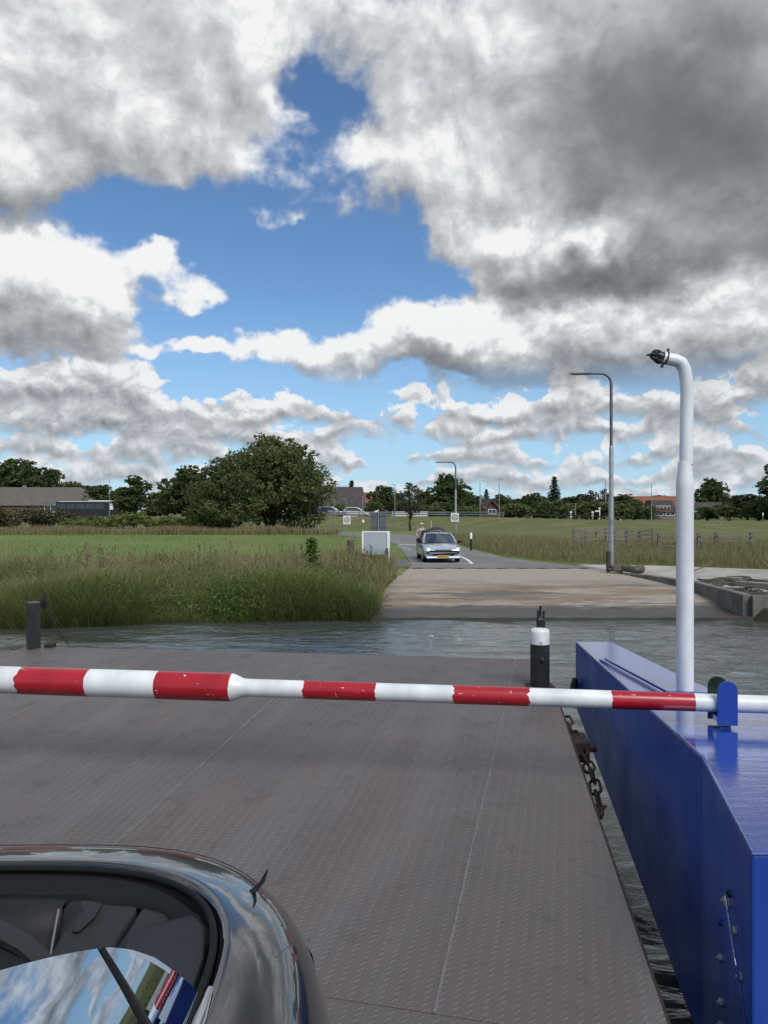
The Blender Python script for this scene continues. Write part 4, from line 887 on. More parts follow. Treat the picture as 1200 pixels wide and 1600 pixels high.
bt = [(108, 170, 752, 50, 'background tree peeping over the roof end of the long farmhouse'), (138, 165, 758, 44, 'background tree left of the far lamp above the bus'), (186, 160, 760, 46, 'background tree right of the far lamp above the bus'), (262, 150, 768, 44, 'background tree touching the dark trunk tree'), (530, 175, 772, 50, 'background tree behind the roof with two skylights'), (575, 165, 768, 40, 'background tree above the small red roof'),
      (622, 150, 766, 44, 'background tree left of the half-bare tree'), (722, 160, 760, 44, 'background tree right of the second street lamp'), (782, 165, 770, 40, 'background tree right of the brown gable'), (812, 160, 776, 46, 'background tree between the brown gable and the spruce'), (848, 165, 772, 40, 'background tree touching the spruce on its left'), (884, 160, 776, 40, 'background tree touching the spruce on its right'),
      (910, 165, 768, 46, 'background tree above the small dike signs'), (962, 160, 772, 44, 'background tree just right of the tall street lamp'), (996, 165, 776, 40, 'background tree left of the red roof'), (1062, 170, 778, 40, 'background tree hidden by the white pole'), (1140, 165, 776, 46, 'background tree right of the big round tree'), (1180, 150, 772, 50, 'background tree above the white mushroom-topped post')]
for i_, (px, dep, tp, w, lb) in enumerate(bt): tree(('round', 'round_b', 'round_c')[i_ % 3], px, dep, tp, w, lb, group='background trees behind the dike')

# ------------------------------------------------------------------ houses beyond the dike
M_ROOFD = pbr('dark_roof_tiles', (.055, .048, .044), .8, var=.35, vscale=1.2, bump=.6, bscale=5, stretch=(1, 1, 3), bdist=.06)
M_ROOFR = pbr('red_roof_tiles', (.22, .075, .045), .8, var=.35, vscale=1.5, bump=.6, bscale=5, stretch=(1, 1, 3), bdist=.06)
M_ROOFG = pbr('grey_brown_tiles', (.115, .100, .088), .85, var=.3, vscale=1.2, bump=.6, bscale=5, stretch=(1, 1, 3), bdist=.06)
M_BRICK = pbr('house_brick', (.15, .085, .062), .85, var=.3, vscale=3, bump=.3)
M_BRICKG = pbr('grey_house_brick', (.20, .18, .16), .85, var=.3, vscale=3)
M_WIN = pbr('window_glass', (.03, .035, .04), .08, var=.2, spec=.8)
M_FRAME = pbr('window_frame', (.74, .74, .72), .5, var=.1)
def house(name, label, cat, c, L, D, zb, ze, zr, roof, wall, rot=0.0, hip=0.0, windows=(), chimneys=(), skylights=(), gable_front=False, barge=None, lean=False):
    """c: centre on the ground; L along x, D along y; ze eaves, zr ridge (absolute)"""
    t = thing(name, label, cat, (c[0], c[1], zb)); t.rotation_euler.z = rot
    B = lambda mb, nm, m, par=t, **k: mb.build(nm, m, par, **k)
    for q in (t,): WORLD[q.name] = V(0, 0, 0)
    h, r = ze-zb, zr-zb; l, d = L/2, D/2
    mb = MB()
    if gable_front:
        mb.prism([V(-l, -d, -.4), V(l, -d, -.4), V(l, -d, h), V(0, -d, r-.05), V(-l, -d, h)], (0, D, 0))
    else: mb.box((0, 0, h/2-.2), (L, D, h+.4)); 
    if not gable_front and not hip: mb.prism([V(-l, -d, h), V(-l, d, h), V(-l, 0, r-.06)], (L, 0, 0))
    B(mb, 'wall', wall)
    mb = MB(); o = .35; th = .18
    if gable_front:
        for s in (-1, 1): mb.prism([V(s*(l+o), -d-o, h-o*(r-h)/l), V(0, -d-o, r), V(0, -d-o, r+th), V(s*(l+o), -d-o, h-o*(r-h)/l+th)], (0, D+2*o, 0))
    elif hip:
        e = [V(-l-o, -d-o, h), V(l+o, -d-o, h), V(l+o, d+o, h), V(-l-o, d+o, h)]; a, b = V(-l+hip, 0, r), V(l-hip, 0, r)
        mb.add(e+[a, b], [(0, 1, 5, 4), (2, 3, 4, 5), (1, 2, 5), (3, 0, 4), (0, 3, 2, 1)])
    else:
        for s in (-1, 1): mb.prism([V(-l-o, s*(d+o), h-o*(r-h)/d), V(-l-o, 0, r), V(-l-o, 0, r+th), V(-l-o, s*(d+o), h-o*(r-h)/d+th)], (L+2*o, 0, 0))
    rf = B(mb, 'roof', roof)
    for (x, w, hh) in chimneys:
        mb = MB(); mb.box((x, 0, r+hh/2-.3), (w, w, hh+.6)); B(mb, 'chimney', M_BRICKG, rf)
    for (x, y, z, w, hh) in skylights:
        mb = MB(); sl = math.atan2(r-h, d); mb.box((x, y, z), (w, hh, .14), Matrix.Rotation(sl, 3, 'X')); B(mb, 'skylight', M_FRAME, rf)
    for (x, z, w, hh) in windows:
        mb = MB(); y = -d-.05
        for a_, b_ in (((x-w/2, z), (.10, hh)), ((x+w/2, z), (.10, hh)), ((x, z-hh/2), (w+.1, .10)), ((x, z+hh/2), (w+.1, .10)), ((x, z), (.08, hh))):
            mb.box((a_[0], y, a_[1]), (b_[0], .12, b_[1]))
        f = B(mb, 'window', M_FRAME); mb = MB(); mb.box((x, y+.02, z), (w, .05, hh)); B(mb, 'pane', M_WIN, f)
    if barge:
        for s in (-1, 1):
            mb = MB(); mb.bar(V(s*(l+o), -d-o-.03, h-o*(r-h)/l+.05), V(0, -d-o-.03, r+.05), .06, .32); B(mb, 'barge_board', barge)
    return t
def hz(py, dep): return (800-py)/1200*dep
def hx(px, dep): return (px-600)/1200*dep
d_ = 140; house('farmhouse', 'long low house with a grey-brown tiled hip roof at the far left', 'house', (hx(40, d_), d_+5), 26, 10, -1.4, hz(790, d_), hz(760, d_), M_ROOFG, M_BRICK, 0, 5,
    windows=[(-5.5, 1.9, 1.6, 1.2), (4.6, 2.0, 2.2, 1.2), (8, 1.9, 1.2, 1.2)], chimneys=[(-2.5, .5, .4)])
d_ = 135; house('house', 'dark-roofed house with two white skylights right of the dome tree', 'house', (hx(527, d_), d_+4), 8.2, 8, -1.3, hz(798, d_), hz(761, d_), M_ROOFD, M_BRICKG, .25,
    windows=[(2.0, 1.0, 1.2, .9)], chimneys=[(-.8, .6, .9)], skylights=[(-1.6, -1.9, 3.55, 1.0, .6), (.4, -1.9, 3.55, 1.2, .6)])
d_ = 150; house('house', 'small house with a red roof beside the house with two skylights', 'house', (hx(571, d_), d_+4), 3.6, 7, -1.3, hz(786, d_), hz(770, d_), M_ROOFR, M_BRICKG, .1, windows=[(0, 1.1, 1.0, 1.2)])
d_ = 128; house('house', 'brown gabled house with one white double window facing the river', 'house', (hx(768, d_), d_+4), 5.0, 8, -1.3, hz(806, d_), hz(781, d_), M_ROOFD, pbr('dark_brown_brick', (.075, .055, .05), .85, var=.3, vscale=3), 0, gable_front=True, windows=[(0.1, 1.35, 1.25, .75)], chimneys=[(-1.3, .35, .9)], barge=pbr('brown_board', (.09, .035, .03), .7))
d_ = 132; house('house', 'house with red tiled roof and two white-framed windows behind the dike', 'house', (hx(1035, d_), d_+5), 8.4, 9, -1.3, hz(798, d_), hz(776, d_), M_ROOFR, M_BRICKG, 0,
    windows=[(-.5, 1.2, 1.5, 1.1), (1.5, 1.2, 1.5, 1.1)])
d_ = 126; dm = thing('dormer', 'dark dormer with a row of small white windows on the red roof', 'dormer', (hx(1041, d_), d_+1.3, hz(798, d_)))
mb = MB(); b0 = dm.location; mb.prism([b0+V(-2.3, 0, 0), b0+V(2.3, 0, 0), b0+V(1.7, .6, 1.75), b0+V(-1.7, .6, 1.75)], (0, 3, 0)); mb.build('dormer_roof', M_ROOFD, dm)
for k in range(4):
    mb = MB(); mb.box(b0+V(-.95+.62*k, .06, .62), (.5, .2, .42)); f = mb.build('window', M_FRAME, dm); mb = MB(); mb.box(b0+V(-.95+.62*k, -.03, .62), (.38, .1, .30)); mb.build('pane', M_WIN, f)
d_ = 140; house('house', 'low dark-roofed house right of the white pole', 'house', (hx(1108, d_), d_+4), 7.2, 8, -1.3, hz(801, d_), hz(786, d_), M_ROOFD, M_BRICKG, 0, windows=[(-2.3, 1.0, 1.6, .7)])
d_ = 150; house('shed', 'small grey-roofed shed above the back of the bus', 'shed', (hx(166, d_), d_+3), 4.2, 5, -1.3, hz(789, d_), hz(775, d_), M_ROOFG, M_BRICK, 0)

# bus half hidden by the thicket
M_BUS = pbr('dark_bus_paint', (.015, .016, .022), .5, var=.2); M_BUSW = pbr('white_bus_paint', (.72, .73, .74), .4, var=.05)
d_ = 122; bx0, bx1 = hx(92, d_), hx(181, d_); zb = -1.15; zt_ = hz(784, d_)
bus = thing('bus', 'dark bus with a white roof section half hidden behind the thicket', 'bus', ((bx0+bx1)/2, d_, zb))
mb = MB(); mb.box(((bx0+bx1)/2, d_, (zb+.35+zt_)/2), (bx1-bx0, 2.5, zt_-zb-.35)); mb.build('body', M_BUS, bus, bevel=.15)
mb = MB(); mb.box((bx0*.38+bx1*.62+1.3, d_, zt_+.09), ((bx1-bx0)*.42, 2.0, .22)); mb.build('roof_pod', M_BUSW, bus, bevel=.06)
mb = MB(); mb.box((bx0*.7+bx1*.3, d_, zt_+.04), ((bx1-bx0)*.5, 2.0, .10)); mb.build('roof_panel', M_BUSW, bus, bevel=.03)
for k in range(5):
    mb = MB(); mb.box((bx0+.9+k*1.5, d_-1.26, zt_-.75), (1.35, .06, .85)); mb.build('window', M_WIN, bus)
mb = MB(); mb.box((bx1-.3, d_-1.27, zt_-.75), (.6, .06, 1.0)); mb.build('windscreen_side', M_BUSW, bus)
for x in (bx0+2, bx1-2.4):
    mb = MB(); mb.tube([V(x, d_-1.2, zb+.45), V(x, d_-.8, zb+.45)], .45, 18); mb.build('wheel', M_BLACK, bus, smooth=True)

# ------------------------------------------------------------------ street lamps, posts, signs
def lamp(label, px, dep, base_z, top_py, arm_px, r0=.10, side=-1, detail=True, name='street_lamp', mat=None):
    x = hx(px, dep); zt_ = hz(top_py, dep); H = zt_-base_z; b = V(x, dep, base_z); m = mat or MT['galv']
    t = thing(name, label, 'street lamp', b, 'street lamps'); A_ = arm_px/1200*dep*side; c = min(abs(A_)*.25, .5)
    prof = [(r0, -.1), (r0, H*.36), (r0*.82, H*.37), (r0*.80, H*.62), (r0*.62, H*.63)] if detail else [(r0, -.1), (r0*.6, H*.7)]
    mb = MB(); mb.lathe(b, prof, 14); mb.build('mast', m, t, smooth=True)
    P = [b+V(0, 0, H*.62), b+V(0, 0, H-c)]+[b+V(math.copysign(c*(1-math.cos(a)), A_), 0, H-c+c*math.sin(a)) for a in np.linspace(.2, 1.57, 6)]+[b+V(A_*.5, 0, H)]
    mb = MB(); mb.tube(P, [r0*.6]*2+[r0*.5]*(len(P)-2), 10); mb.build('arm', MT['galvd'] if detail else m, t, smooth=True)
    mb = MB(); mb.tube([b+V(A_*.46, 0, H), b+V(A_*.52, 0, H-.005), b+V(A_*.9, 0, H-.02), b+V(A_, 0, H-.01)], [r0*.45, r0*.85, r0*.8, r0*.25], 10, sq=.55); mb.build('lamp_head', MT['galvd'], t, smooth=True)
    return t
L1 = lamp('tall grey street lamp at the right side of the slipway', 955, 30.3, -2.27, 583.5, 66, .105)
mb = MB(); b = V(hx(955, 30.3), 30.3, -2.27); mb.lathe(b+V(0, 0, 1.75), [(.112, 0), (.112, .22)], 14); mb.build('service_band', MT['galv'], L1, smooth=True)
lamp('second street lamp beside the waiting car, carrying a zone sign', 712, 62, land(62)+0, 722, 32, .10)
ls = MT['galv']
for px, dep, tp, a, s, lb, zb in ((750, 105, 751, 6, 1, 'thin far lamp post just left of the brown gabled house', -.7), (780, 90, 749, 5, 1, 'thin far lamp post just right of the brown gabled house', -1.7), (946, 110, 748, 7, -1, 'far lamp post right beside the tall street lamp', -.9), (1018, 105, 755, 6, 1, 'far lamp post in front of the red-roofed house', -1.0),
                                  (171, 115, 741, 4, -1, 'far lamp post standing above the bus', -1.2), (231, 128, 741, 5, -1, 'far lamp post right of the pointed tree', -1.2), (617, 84, 757, 4, -1, 'thin lamp post left of the half-bare tree', -1.9), (522, 86, 751, 3, -1, 'thin lamp post in front of the house with two skylights', -1.9)):
    lamp(lb, px, dep, zb, tp, a, .07, s, False)
lamp('low lamp with a long arm in front of the house with two skylights', 541, 100, -.7, 780, 13, .06, -1, False)
def post(name, label, cat, px, dep, top_py, w, mat, zb=None, cap=None, group=None, rnd=True):
    x = hx(px, dep); z = gz(x, dep) if zb is None else zb; h = hz(top_py, dep)-z
    if cap:
        t = thing(name, label, cat, (x, dep, z), group); mb = MB(); mb.lathe((x, dep, z-.05), [(w/2, 0), (w/2, h*.72)], 10); mb.build('shaft', mat, t, smooth=True)
        mb = MB(); mb.lathe((x, dep, z-.05), [(w/2+.003, h*.71), (w/2+.003, h*.98), (w/4, h+.05)], 10); mb.build('top_band', cap, t, smooth=True); return t
    mb = MB(); mb.lathe((0, 0, -.05), [(w/2, 0), (w/2, h*.97+.05), (w/5, h+.05)], 8 if rnd else 4); o = mb.build(name, mat, smooth=True); o.location = (x, dep, z); return tag(o, label, cat, group)
M_YEL = pbr('yellow_green_paint', (.42, .45, .10), .5)
post('marker_post', 'black roadside marker post with a white top right of the car', 'marker post', 736, 42.5, 832.5, .13, M_BLACK, None, MT['white'])
post('marker_post', 'yellow-green marker post behind the waiting car', 'marker post', 673.5, 70, 814, .13, M_YEL)
post('flag_post', 'white post left of the blue container on the dike', 'post', 476, 97, 792, .16, MT['white'])
post('flag_post', 'thin white post right of the blue container', 'post', 497, 82, 795, .10, MT['white'])
post('wood_post', 'pale wooden post on the dike left of the fingerpost', 'post', 899, 95, 786, .14, MT['wood'])
post('marker_post', 'short white marker post on the dike right of the tall lamp', 'marker post', 969, 88, 811, .10, MT['white'])
post('marker_post', 'white mushroom-topped post on the dike at the right', 'marker post', 1192, 84, 801, .12, MT['galvd'], None, MT['white'])
post('pole_thin', 'thin grey pole left of the grey sign backs', 'pole', 567, 80, 775, .09, MT['galv'])
post('pole_thin', 'very thin far pole in front of the small red-roofed house', 'pole', 570.5, 120, 781, .08, MT['galv'])
post('sawn_stump', 'brown timber stump in the bank grass left of the white board', 'stump', 548, 33, 843, .30, MT['drift'], None)
post('old_post', 'dark short post leaning against the tall street lamp foot', 'post', 950.5, 29.8, 861, .17, MT['darkwood'], -2.28)

M_SIGNW = pbr('sign_white', (.62, .62, .60), .5, var=.08, vscale=4); M_SIGNR = pbr('sign_dark_ring', (.09, .045, .05), .5); M_SIGNT = pbr('sign_text', (.10, .06, .065), .5)
M_SBACK = pbr('sign_back_grey', (.115, .125, .145), .5, .3, var=.12, vscale=3); M_BOARD = pbr('board_grey_white', (.35, .39, .43), .55, var=.05, vscale=1.5)
def zone_sign(label, px, py, dep, wpx, hpx, with_post):
    c = at(px, py, dep); w, h = wpx/1200*dep, hpx/1200*dep; zb = gz(c.x, dep); t = thing('zone_sign', label, 'road sign', (c.x, dep, zb))
    mb = MB(); mb.box(c+V(0, -.10, 0), (w, .03, h)); mb.build('panel', M_SIGNW, t, bevel=.012)
    R0 = w*.36; mb = MB(); G = []
    for k in range(33):
        a = 2*math.pi*k/32; G.append([c+V(math.cos(a)*R0, -.121, math.sin(a)*R0), c+V(math.cos(a)*R0*.74, -.121, math.sin(a)*R0*.74)])
    mb.grid(G); mb.build('ring', M_SIGNR, t)
    mb = MB()                                               # the number 60 in the ring, as strokes
    s = R0*.36
    def stroke(pts): 
        for p, q in zip(pts[:-1], pts[1:]): mb.bar(c+V(p[0]*s, -.123, p[1]*s), c+V(q[0]*s, -.123, q[1]*s), .008, s*.26)
    stroke([(-.25, .75), (-.75, .5), (-1.0, 0), (-.9, -.6), (-.5, -.75), (-.15, -.45), (-.25, -.05), (-.6, .1), (-.95, -.15)])
    stroke([(.55, .75), (.95, .45), (.95, -.45), (.55, -.75), (.2, -.45), (.2, .45), (.55, .75)])
    mb.build('number', M_SIGNT, t)
    if with_post:
        mb = MB(); mb.tube([V(c.x, dep-.04, zb-.1), V(c.x, dep-.04, c.z+h*.4)], .035, 10); mb.build('post', MT['galv'], t, smooth=True)
    else:
        mb = MB(); mb.bar(c+V(-w*.2, -.06, h*.2), c+V(w*.2, -.06, h*.2), .06, .04); mb.build('clamp', MT['galv'], t)
    return t
zone_sign('square white zone sign with a dark ring among the bank grass left', 542, 812.5, 62, 11.5, 13.5, True)
zone_sign('square white zone sign with a dark ring on the second street lamp', 710.5, 808.5, 62-.12, 12.5, 14, False)
def sbox(mb, px0, py0, px1, py1, dep, th): mb.box(at((px0+px1)/2, (py0+py1)/2, dep), ((px1-px0)/1200*dep, th, (py1-py0)/1200*dep))
d_ = 33.5; bd = thing('notice_board', 'large grey-white notice board with white frame beside the slipway', 'board', (hx(587, d_), d_, gz(hx(587, d_), d_)))
mb = MB(); sbox(mb, 567.5, 832, 605, 867, d_, .05); mb.build('panel', M_BOARD, bd)
mb = MB(); sbox(mb, 566, 830, 609, 832, d_, .08); mb.build('top_rail', MT['white'], bd)
mb = MB(); sbox(mb, 565.5, 830.5, 568, 864, d_, .07); mb.build('post', MT['white'], bd)
mb = MB(); sbox(mb, 605.2, 830.5, 609.2, 879, d_, .10); mb.build('post', MT['white'], bd)
mb = MB(); sbox(mb, 603.6, 856, 606.2, 877, d_-.12, .07); mb.build('reflector', M_BLACK, bd)
d_ = 40; sb = thing('road_sign', 'pair of dark grey sign backs on one pole above the notice board', 'road sign', (hx(591, d_), d_, land(d_)))
mb = MB(); sbox(mb, 579, 801.5, 590, 830, d_, .03); mb.build('left_panel', M_SBACK, sb, bevel=.01)
mb = MB(); sbox(mb, 592, 801.5, 603.5, 830, d_, .03); mb.build('right_panel', M_SBACK, sb, bevel=.01)
mb = MB(); mb.tube([V(hx(591, d_), d_-.05, land(d_)-.1), V(hx(591, d_), d_-.05, hz(800.5, d_))], .034, 10); mb.build('pole', MT['galv'], sb, smooth=True)
for py in (806, 824):
    mb = MB(); sbox(mb, 581, py-.5, 602, py+.5, d_-.03, .02); mb.build('brace', M_SBACK, sb)
p = at(588, 799.5, d_); gl = thing('gull', 'small white bird perched on the grey sign back', 'bird', p+V(0, 0, -.06))
mb = MB(); mb.tube([p+V(-.13, 0, .02), p+V(-.06, 0, 0), p+V(.03, 0, .0), p+V(.08, 0, .045), p+V(.105, 0, .085), p+V(.12, 0, .085)], [.008, .035, .048, .035, .024, .006], 8); mb.build('body', MT['white'], gl, smooth=True)
mb = MB(); mb.tube([p+V(0, 0, -.04), p+V(0, 0, -.07)], .006, 5); mb.build('legs', M_YEL, gl)
p = at(567.5, 814.5, 80); bx = thing('pole_box', 'small white box clamped to the thin pole left of the sign backs', 'box', p); mb = MB(); mb.box(p+V(0, -.1, 0), (.24, .12, .30)); mb.build('cover', MT['white'], bx, bevel=.02); mb = MB(); mb.box(p+V(0, -.03, 0), (.14, .06, .05)); mb.build('strap', MT['galvd'], bx)
# fingerpost and small signs on the dike
d_ = 94; c = at(937, 797, d_); t = thing('fingerpost', 'white fingerpost with one arm on the dike left of the tall lamp', 'signpost', (c.x, d_, gz(c.x, d_)))
mb = MB(); mb.tube([V(c.x, d_, gz(c.x, d_)-.1), V(c.x, d_, hz(794.5, d_))], .06, 8); mb.build('post', MT['white'], t, smooth=True)
mb = MB(); mb.box(c+V(-.28, 0, -.12), (.56, .05, .16)); mb.build('arm', MT['white'], t)
mb = MB(); mb.box(c+V(-.02, 0, .22), (.22, .06, .14)); mb.build('cap', MT['white'], t)
for px, lb in ((892, 'small grey-white sign on the dike, left one'), (926, 'small grey-white sign on the dike, next to the fingerpost')):
    c = at(px, 804, d_); z = gz(c.x, d_); t = thing('small_sign', lb, 'road sign', (c.x, d_, z))
    mb = MB(); mb.tube([V(c.x, d_+.04, z-.1), V(c.x, d_+.04, hz(799, d_))], .03, 6); mb.build('post', MT['galv'], t)
    mb = MB(); mb.lathe((0, 0, 0), [(.15, -.02), (.15, .02)], 14); q = mb.build('disc', M_SIGNW, t); q.rotation_euler.x = R(90); q.location = V(0, 0, hz(800.5, d_)-z)
    mb = MB(); mb.box(V(c.x, d_, hz(806, d_)), (.26, .03, .34)); mb.build('plate', M_SIGNW, t)

# guard rail along the dike road
def rail_fence(name, label, cat, xs, yf, zf, hts, mat, pw, rw, rh, ph, jit=0.0, rail_mat=None):
    t = thing(name, label, cat, (xs[0], yf(xs[0]), zf(xs[0])))
    for x in xs:
        mb = MB(); mb.box((x, yf(x), zf(x)+ph/2-.1+random.uniform(-jit, jit)*.5), (pw, pw, ph+.2), Matrix.Rotation(random.uniform(-jit, jit)*.3, 3, 'Y')); mb.build('post', mat, t)
    for a, b in zip(xs[:-1], xs[1:]):
        for h in hts:
            if jit and random.random() < .12: continue
            ja, jb = random.uniform(-jit, jit), random.uniform(-jit, jit)
            mb = MB(); mb.bar(V(a-.03, yf(a)-pw*.6, zf(a)+h+ja*.4), V(b+.03, yf(b)-pw*.6, zf(b)+h+jb*.4), rw, rh); mb.build('rail', rail_mat or mat, t)
    return t
dy = lambda x: foot(x)+9.2
rail_fence('guard_rail', 'long grey guard rail along the top of the dike', 'guard rail', list(np.arange(-12, 14.6, 2.2)), dy, lambda x: gz(x, dy(x)), (.30, .58), MT['galvd'], .12, .05, .15, .66, 0, MT['galv'])
rail_fence('guard_rail', 'low dark timber rail on the dike above the pen', 'guard rail', list(np.arange(17, 28, 2.4)), dy, lambda x: gz(x, dy(x)), (.45,), MT['darkwood'], .14, .06, .14, .5, 0)
# weathered cattle pen on the right
fx = [hx(p, 44) for p in (893, 912, 930, 948, 964, 984, 1003, 1021)]
rail_fence('cattle_pen', 'weathered grey timber cattle pen in the tall grass behind the tall lamp', 'fence', fx, lambda x: 44.0+.6*math.sin(x), lambda x: gz(x, 44), (.32, .56, .80, 1.02), MT['wood'], .13, .04, .11, 1.18, .10)
rail_fence('rail_fence', 'low post-and-rail fence right of the white pole', 'fence', [hx(p, 40) for p in (1030, 1062, 1092, 1119, 1174)], lambda x: 40.0, lambda x: gz(x, 40), (.40, .66, .92), MT['wood'], .16, .04, .07, 1.08, .04)
rail_fence('paddock_fence', 'faint wire paddock fence left of the waiting car', 'fence', list(np.arange(1.2, 6.5, .9)), lambda x: 74.0, lambda x: gz(x, 74), (.3, .55), MT['wood'], .07, .02, .03, .7, .03)
# blue container and parked cars on the dike road
d_ = 106; cx_ = hx(498, d_); t = thing('skip_container', 'blue steel container on the dike road right of the dome tree', 'container', (cx_, d_, -.65))
mb = MB(); mb.box((cx_, d_, -.18), (1.9, 1.6, .95), None, 1.06); mb.build('bin', pbr('container_blue', (.015, .09, .36), .5), t, bevel=.03)
for k in range(5):
    mb = MB(); mb.box((cx_-.8+.4*k, d_-.84, -.18), (.07, .06, .8)); mb.build('rib', bpy.data.materials['container_blue'], t)
# driftwood beside the lamp
dr = thing('driftwood_log', 'grey weathered log lying at the foot of the tall street lamp', 'log', onz(975, 892, -2.3))
pts = [onz(955, 889, -2.2)+V(0, .3, 0), onz(968, 888, -2.2), onz(985, 889.5, -2.2), onz(998, 888, -2.22)]
mb = MB(); mb.tube([p+V(0, -.3, .04+.03*math.sin(i*2)) for i, p in enumerate(pts)], [.10, .16, .13, .15], 9); mb.build('trunk', MT['drift'], dr, smooth=True)
mb = MB(); mb.tube([pts[2]+V(.0, -.4, .02), pts[3]+V(-.05, -.55, .0)], [.07, .13], 8); mb.build('stub', MT['drift'], dr, smooth=True)
mb = MB(); mb.tube([pts[0]+V(-.1, -.3, -.02), pts[1]+V(0, -.35, -.02)], [.05, .12], 8); mb.build('stub', MT['drift'], dr, smooth=True)
rp = [onz(1060, 899, -2.3), onz(1085, 897, -2.3), onz(1104, 893, -2.3), onz(1113, 888, -2.28)]
mb = MB(); mb.tube([p+V(0, 0, .03+.10*i) for i, p in enumerate(rp)], .025, 6); o = mb.build('branch', MT['drift'], smooth=True); tag(o, 'thin bent branch sticking up from the quay beside the white pole', 'branch')
rp = [onz(1090+k*8, 907+1.2*math.sin(k*1.1)+k*.15, -2.34) for k in range(15)]
mb = MB(); mb.tube([p+V(0, 0, .05) for p in rp], .03, 6); o = mb.build('rope', MT['drift'], smooth=True); tag(o, 'old rope lying along the quay on the right', 'rope')

# ------------------------------------------------------------------ glass and paint
def glass(name, tint=(.55, .62, .64), rough=.0, dark=0.0):
    m = bpy.data.materials.new(name); m.use_nodes = True; N = NT(m.node_tree); N.n.clear()
    fr = N.new('ShaderNodeFresnel'); fr.inputs[0].default_value = 1.6
    tr = N.new('ShaderNodeBsdfTransparent'); tr.inputs[0].default_value = (*tint, 1)
    gl = N.new('ShaderNodeBsdfGlossy'); gl.inputs['Roughness'].default_value = rough; gl.inputs[0].default_value = (.46, .52, .60, 1)
    mx = N.new('ShaderNodeMixShader'); N.put(mx.inputs[0], N.m('MULTIPLY_ADD', fr.outputs[0], 1.0, .03, clamp=True)); N.l.new(tr.outputs[0], mx.inputs[1]); N.l.new(gl.outputs[0], mx.inputs[2])
    out = N.new('ShaderNodeOutputMaterial'); N.l.new(mx.outputs[0], out.inputs[0]); return m
def car_paint(name, col, metal=.0, rough=.25, flake=False):
    m, N, b = base_mat(name); p = N.new('ShaderNodeTexCoord').outputs['Object']
    N.put(b.inputs['Base Color'], N.mix(N.noise(p, 2, 3), col, tuple(c*.85 for c in col)))
    b.inputs['Metallic'].default_value = metal; b.inputs['Roughness'].default_value = rough; b.inputs['Coat Weight'].default_value = 1.0; N.put(b.inputs['Coat Roughness'], N.lin(N.noise(p, 14, 5, .65), .45, .75, .008, .05)); b.inputs['Coat IOR'].default_value = 1.7
    return m
M_GLASS = glass('clear_glass'); M_GLASSD = glass('tinted_glass', (.10, .13, .15))
M_CARB = car_paint('black_car_paint', (.006, .0065, .008), .0, .2)
M_RUB = pbr('black_rubber', (.007, .007, .008), .7, var=.2, vscale=20, spec=.22)
M_LEA = pbr('dark_leather', (.017, .018, .021), .5, var=.15, vscale=12, bump=.25, bscale=180, bdist=.002, spec=.16)
M_LEA2 = pbr('slate_trim', (.027, .029, .033), .55, var=.12, vscale=9, bump=.25, bscale=260, bdist=.002, spec=.16)
M_CLOTH = pbr('dark_cloth', (.014, .015, .018), .85, var=.1, vscale=30, bump=.4, bscale=320, bdist=.002, spec=.12)
M_CHR = pbr('chrome_trim', (.55, .56, .58), .12, 1.0, var=.05)
M_THREAD = pbr('grey_thread', (.16, .16, .17), .8)

# ------------------------------------------------------------------ black convertible on the ferry deck, roof down, tail towards the ramp
CX = -1.02; DZ = -1.95
conv = thing('convertible_car', 'glossy black open convertible standing on the ferry deck at lower left', 'car', (CX, 1.0, DZ))
def outline(w, yr, yf, n=2.6, nf=2.6, y0=1.2, y0f=.1, m=64):
    P = []
    for k in range(m):
        a = 2*math.pi*k/m; ca, sa = math.cos(a), math.sin(a)
        e = n if sa >= 0 else nf
        xx = w*math.copysign(abs(ca)**(2/e), ca)
        yy = (y0+(yr-y0)*abs(sa)**(2/e)) if sa >= 0 else (y0f-(y0f-yf)*abs(sa)**(2/e))
        P.append(V(CX+xx, yy, 0))
    return P
def zprof(P, zr, zs, zf, yr, yf):
    out = []
    for p in P:
        t = (p.y-yf)/(yr-yf); z = interp(t, [(0, zf), (.28, zs+.0), (.62, zs), (.80, zs*.8+zr*.2), (1, zr)]); out.append(V(p.x, p.y, z))
    return out
def ring(w, yr, yf, zr, zs, zf, n=2.6, nf=2.6, y0=1.2, y0f=.1): return zprof(outline(w, yr, yf, n, nf, y0, y0f), zr, zs, zf, yr, yf)
RIM = dict(n=2.8, nf=4.5, y0=1.55, y0f=.2)
rings = [ring(.640, 2.165, .06, -1.06, -1.05, -1.00, **RIM), ring(.652, 2.19, .04, -1.012, -1.0, -.96, **RIM), ring(.664, 2.205, .02, -1.000, -.985, -.95, **RIM), ring(.682, 2.235, -.01, -1.004, -.988, -.95, n=2.8, nf=4, y0=1.5, y0f=.15),
         ring(.735, 2.295, -.25, -1.0155, -1.000, -.955, n=2.9, nf=3.2, y0=1.4), ring(.790, 2.35, -.60, -1.0255, -1.025, -.99, n=3, nf=3), ring(.840, 2.395, -.95, -1.037, -1.062, -1.06, n=3), ring(.875, 2.425, -1.15, -1.068, -1.11, -1.12, n=3.1), ring(.900, 2.45, -1.26, -1.105, -1.17, -1.19, n=3.2), ring(.922, 2.472, -1.34, -1.17, -1.25, -1.28, n=3.2),
         ring(.945, 2.50, -1.42, -1.28, -1.34, -1.40, n=3.2), ring(.955, 2.54, -1.46, -1.42, -1.46, -1.50, n=3.2), ring(.945, 2.57, -1.48, -1.56, -1.58, -1.60, n=3.2), ring(.920, 2.56, -1.47, -1.70, -1.70, -1.72, n=3.2), ring(.84, 2.48, -1.40, -1.77, -1.77, -1.78)]
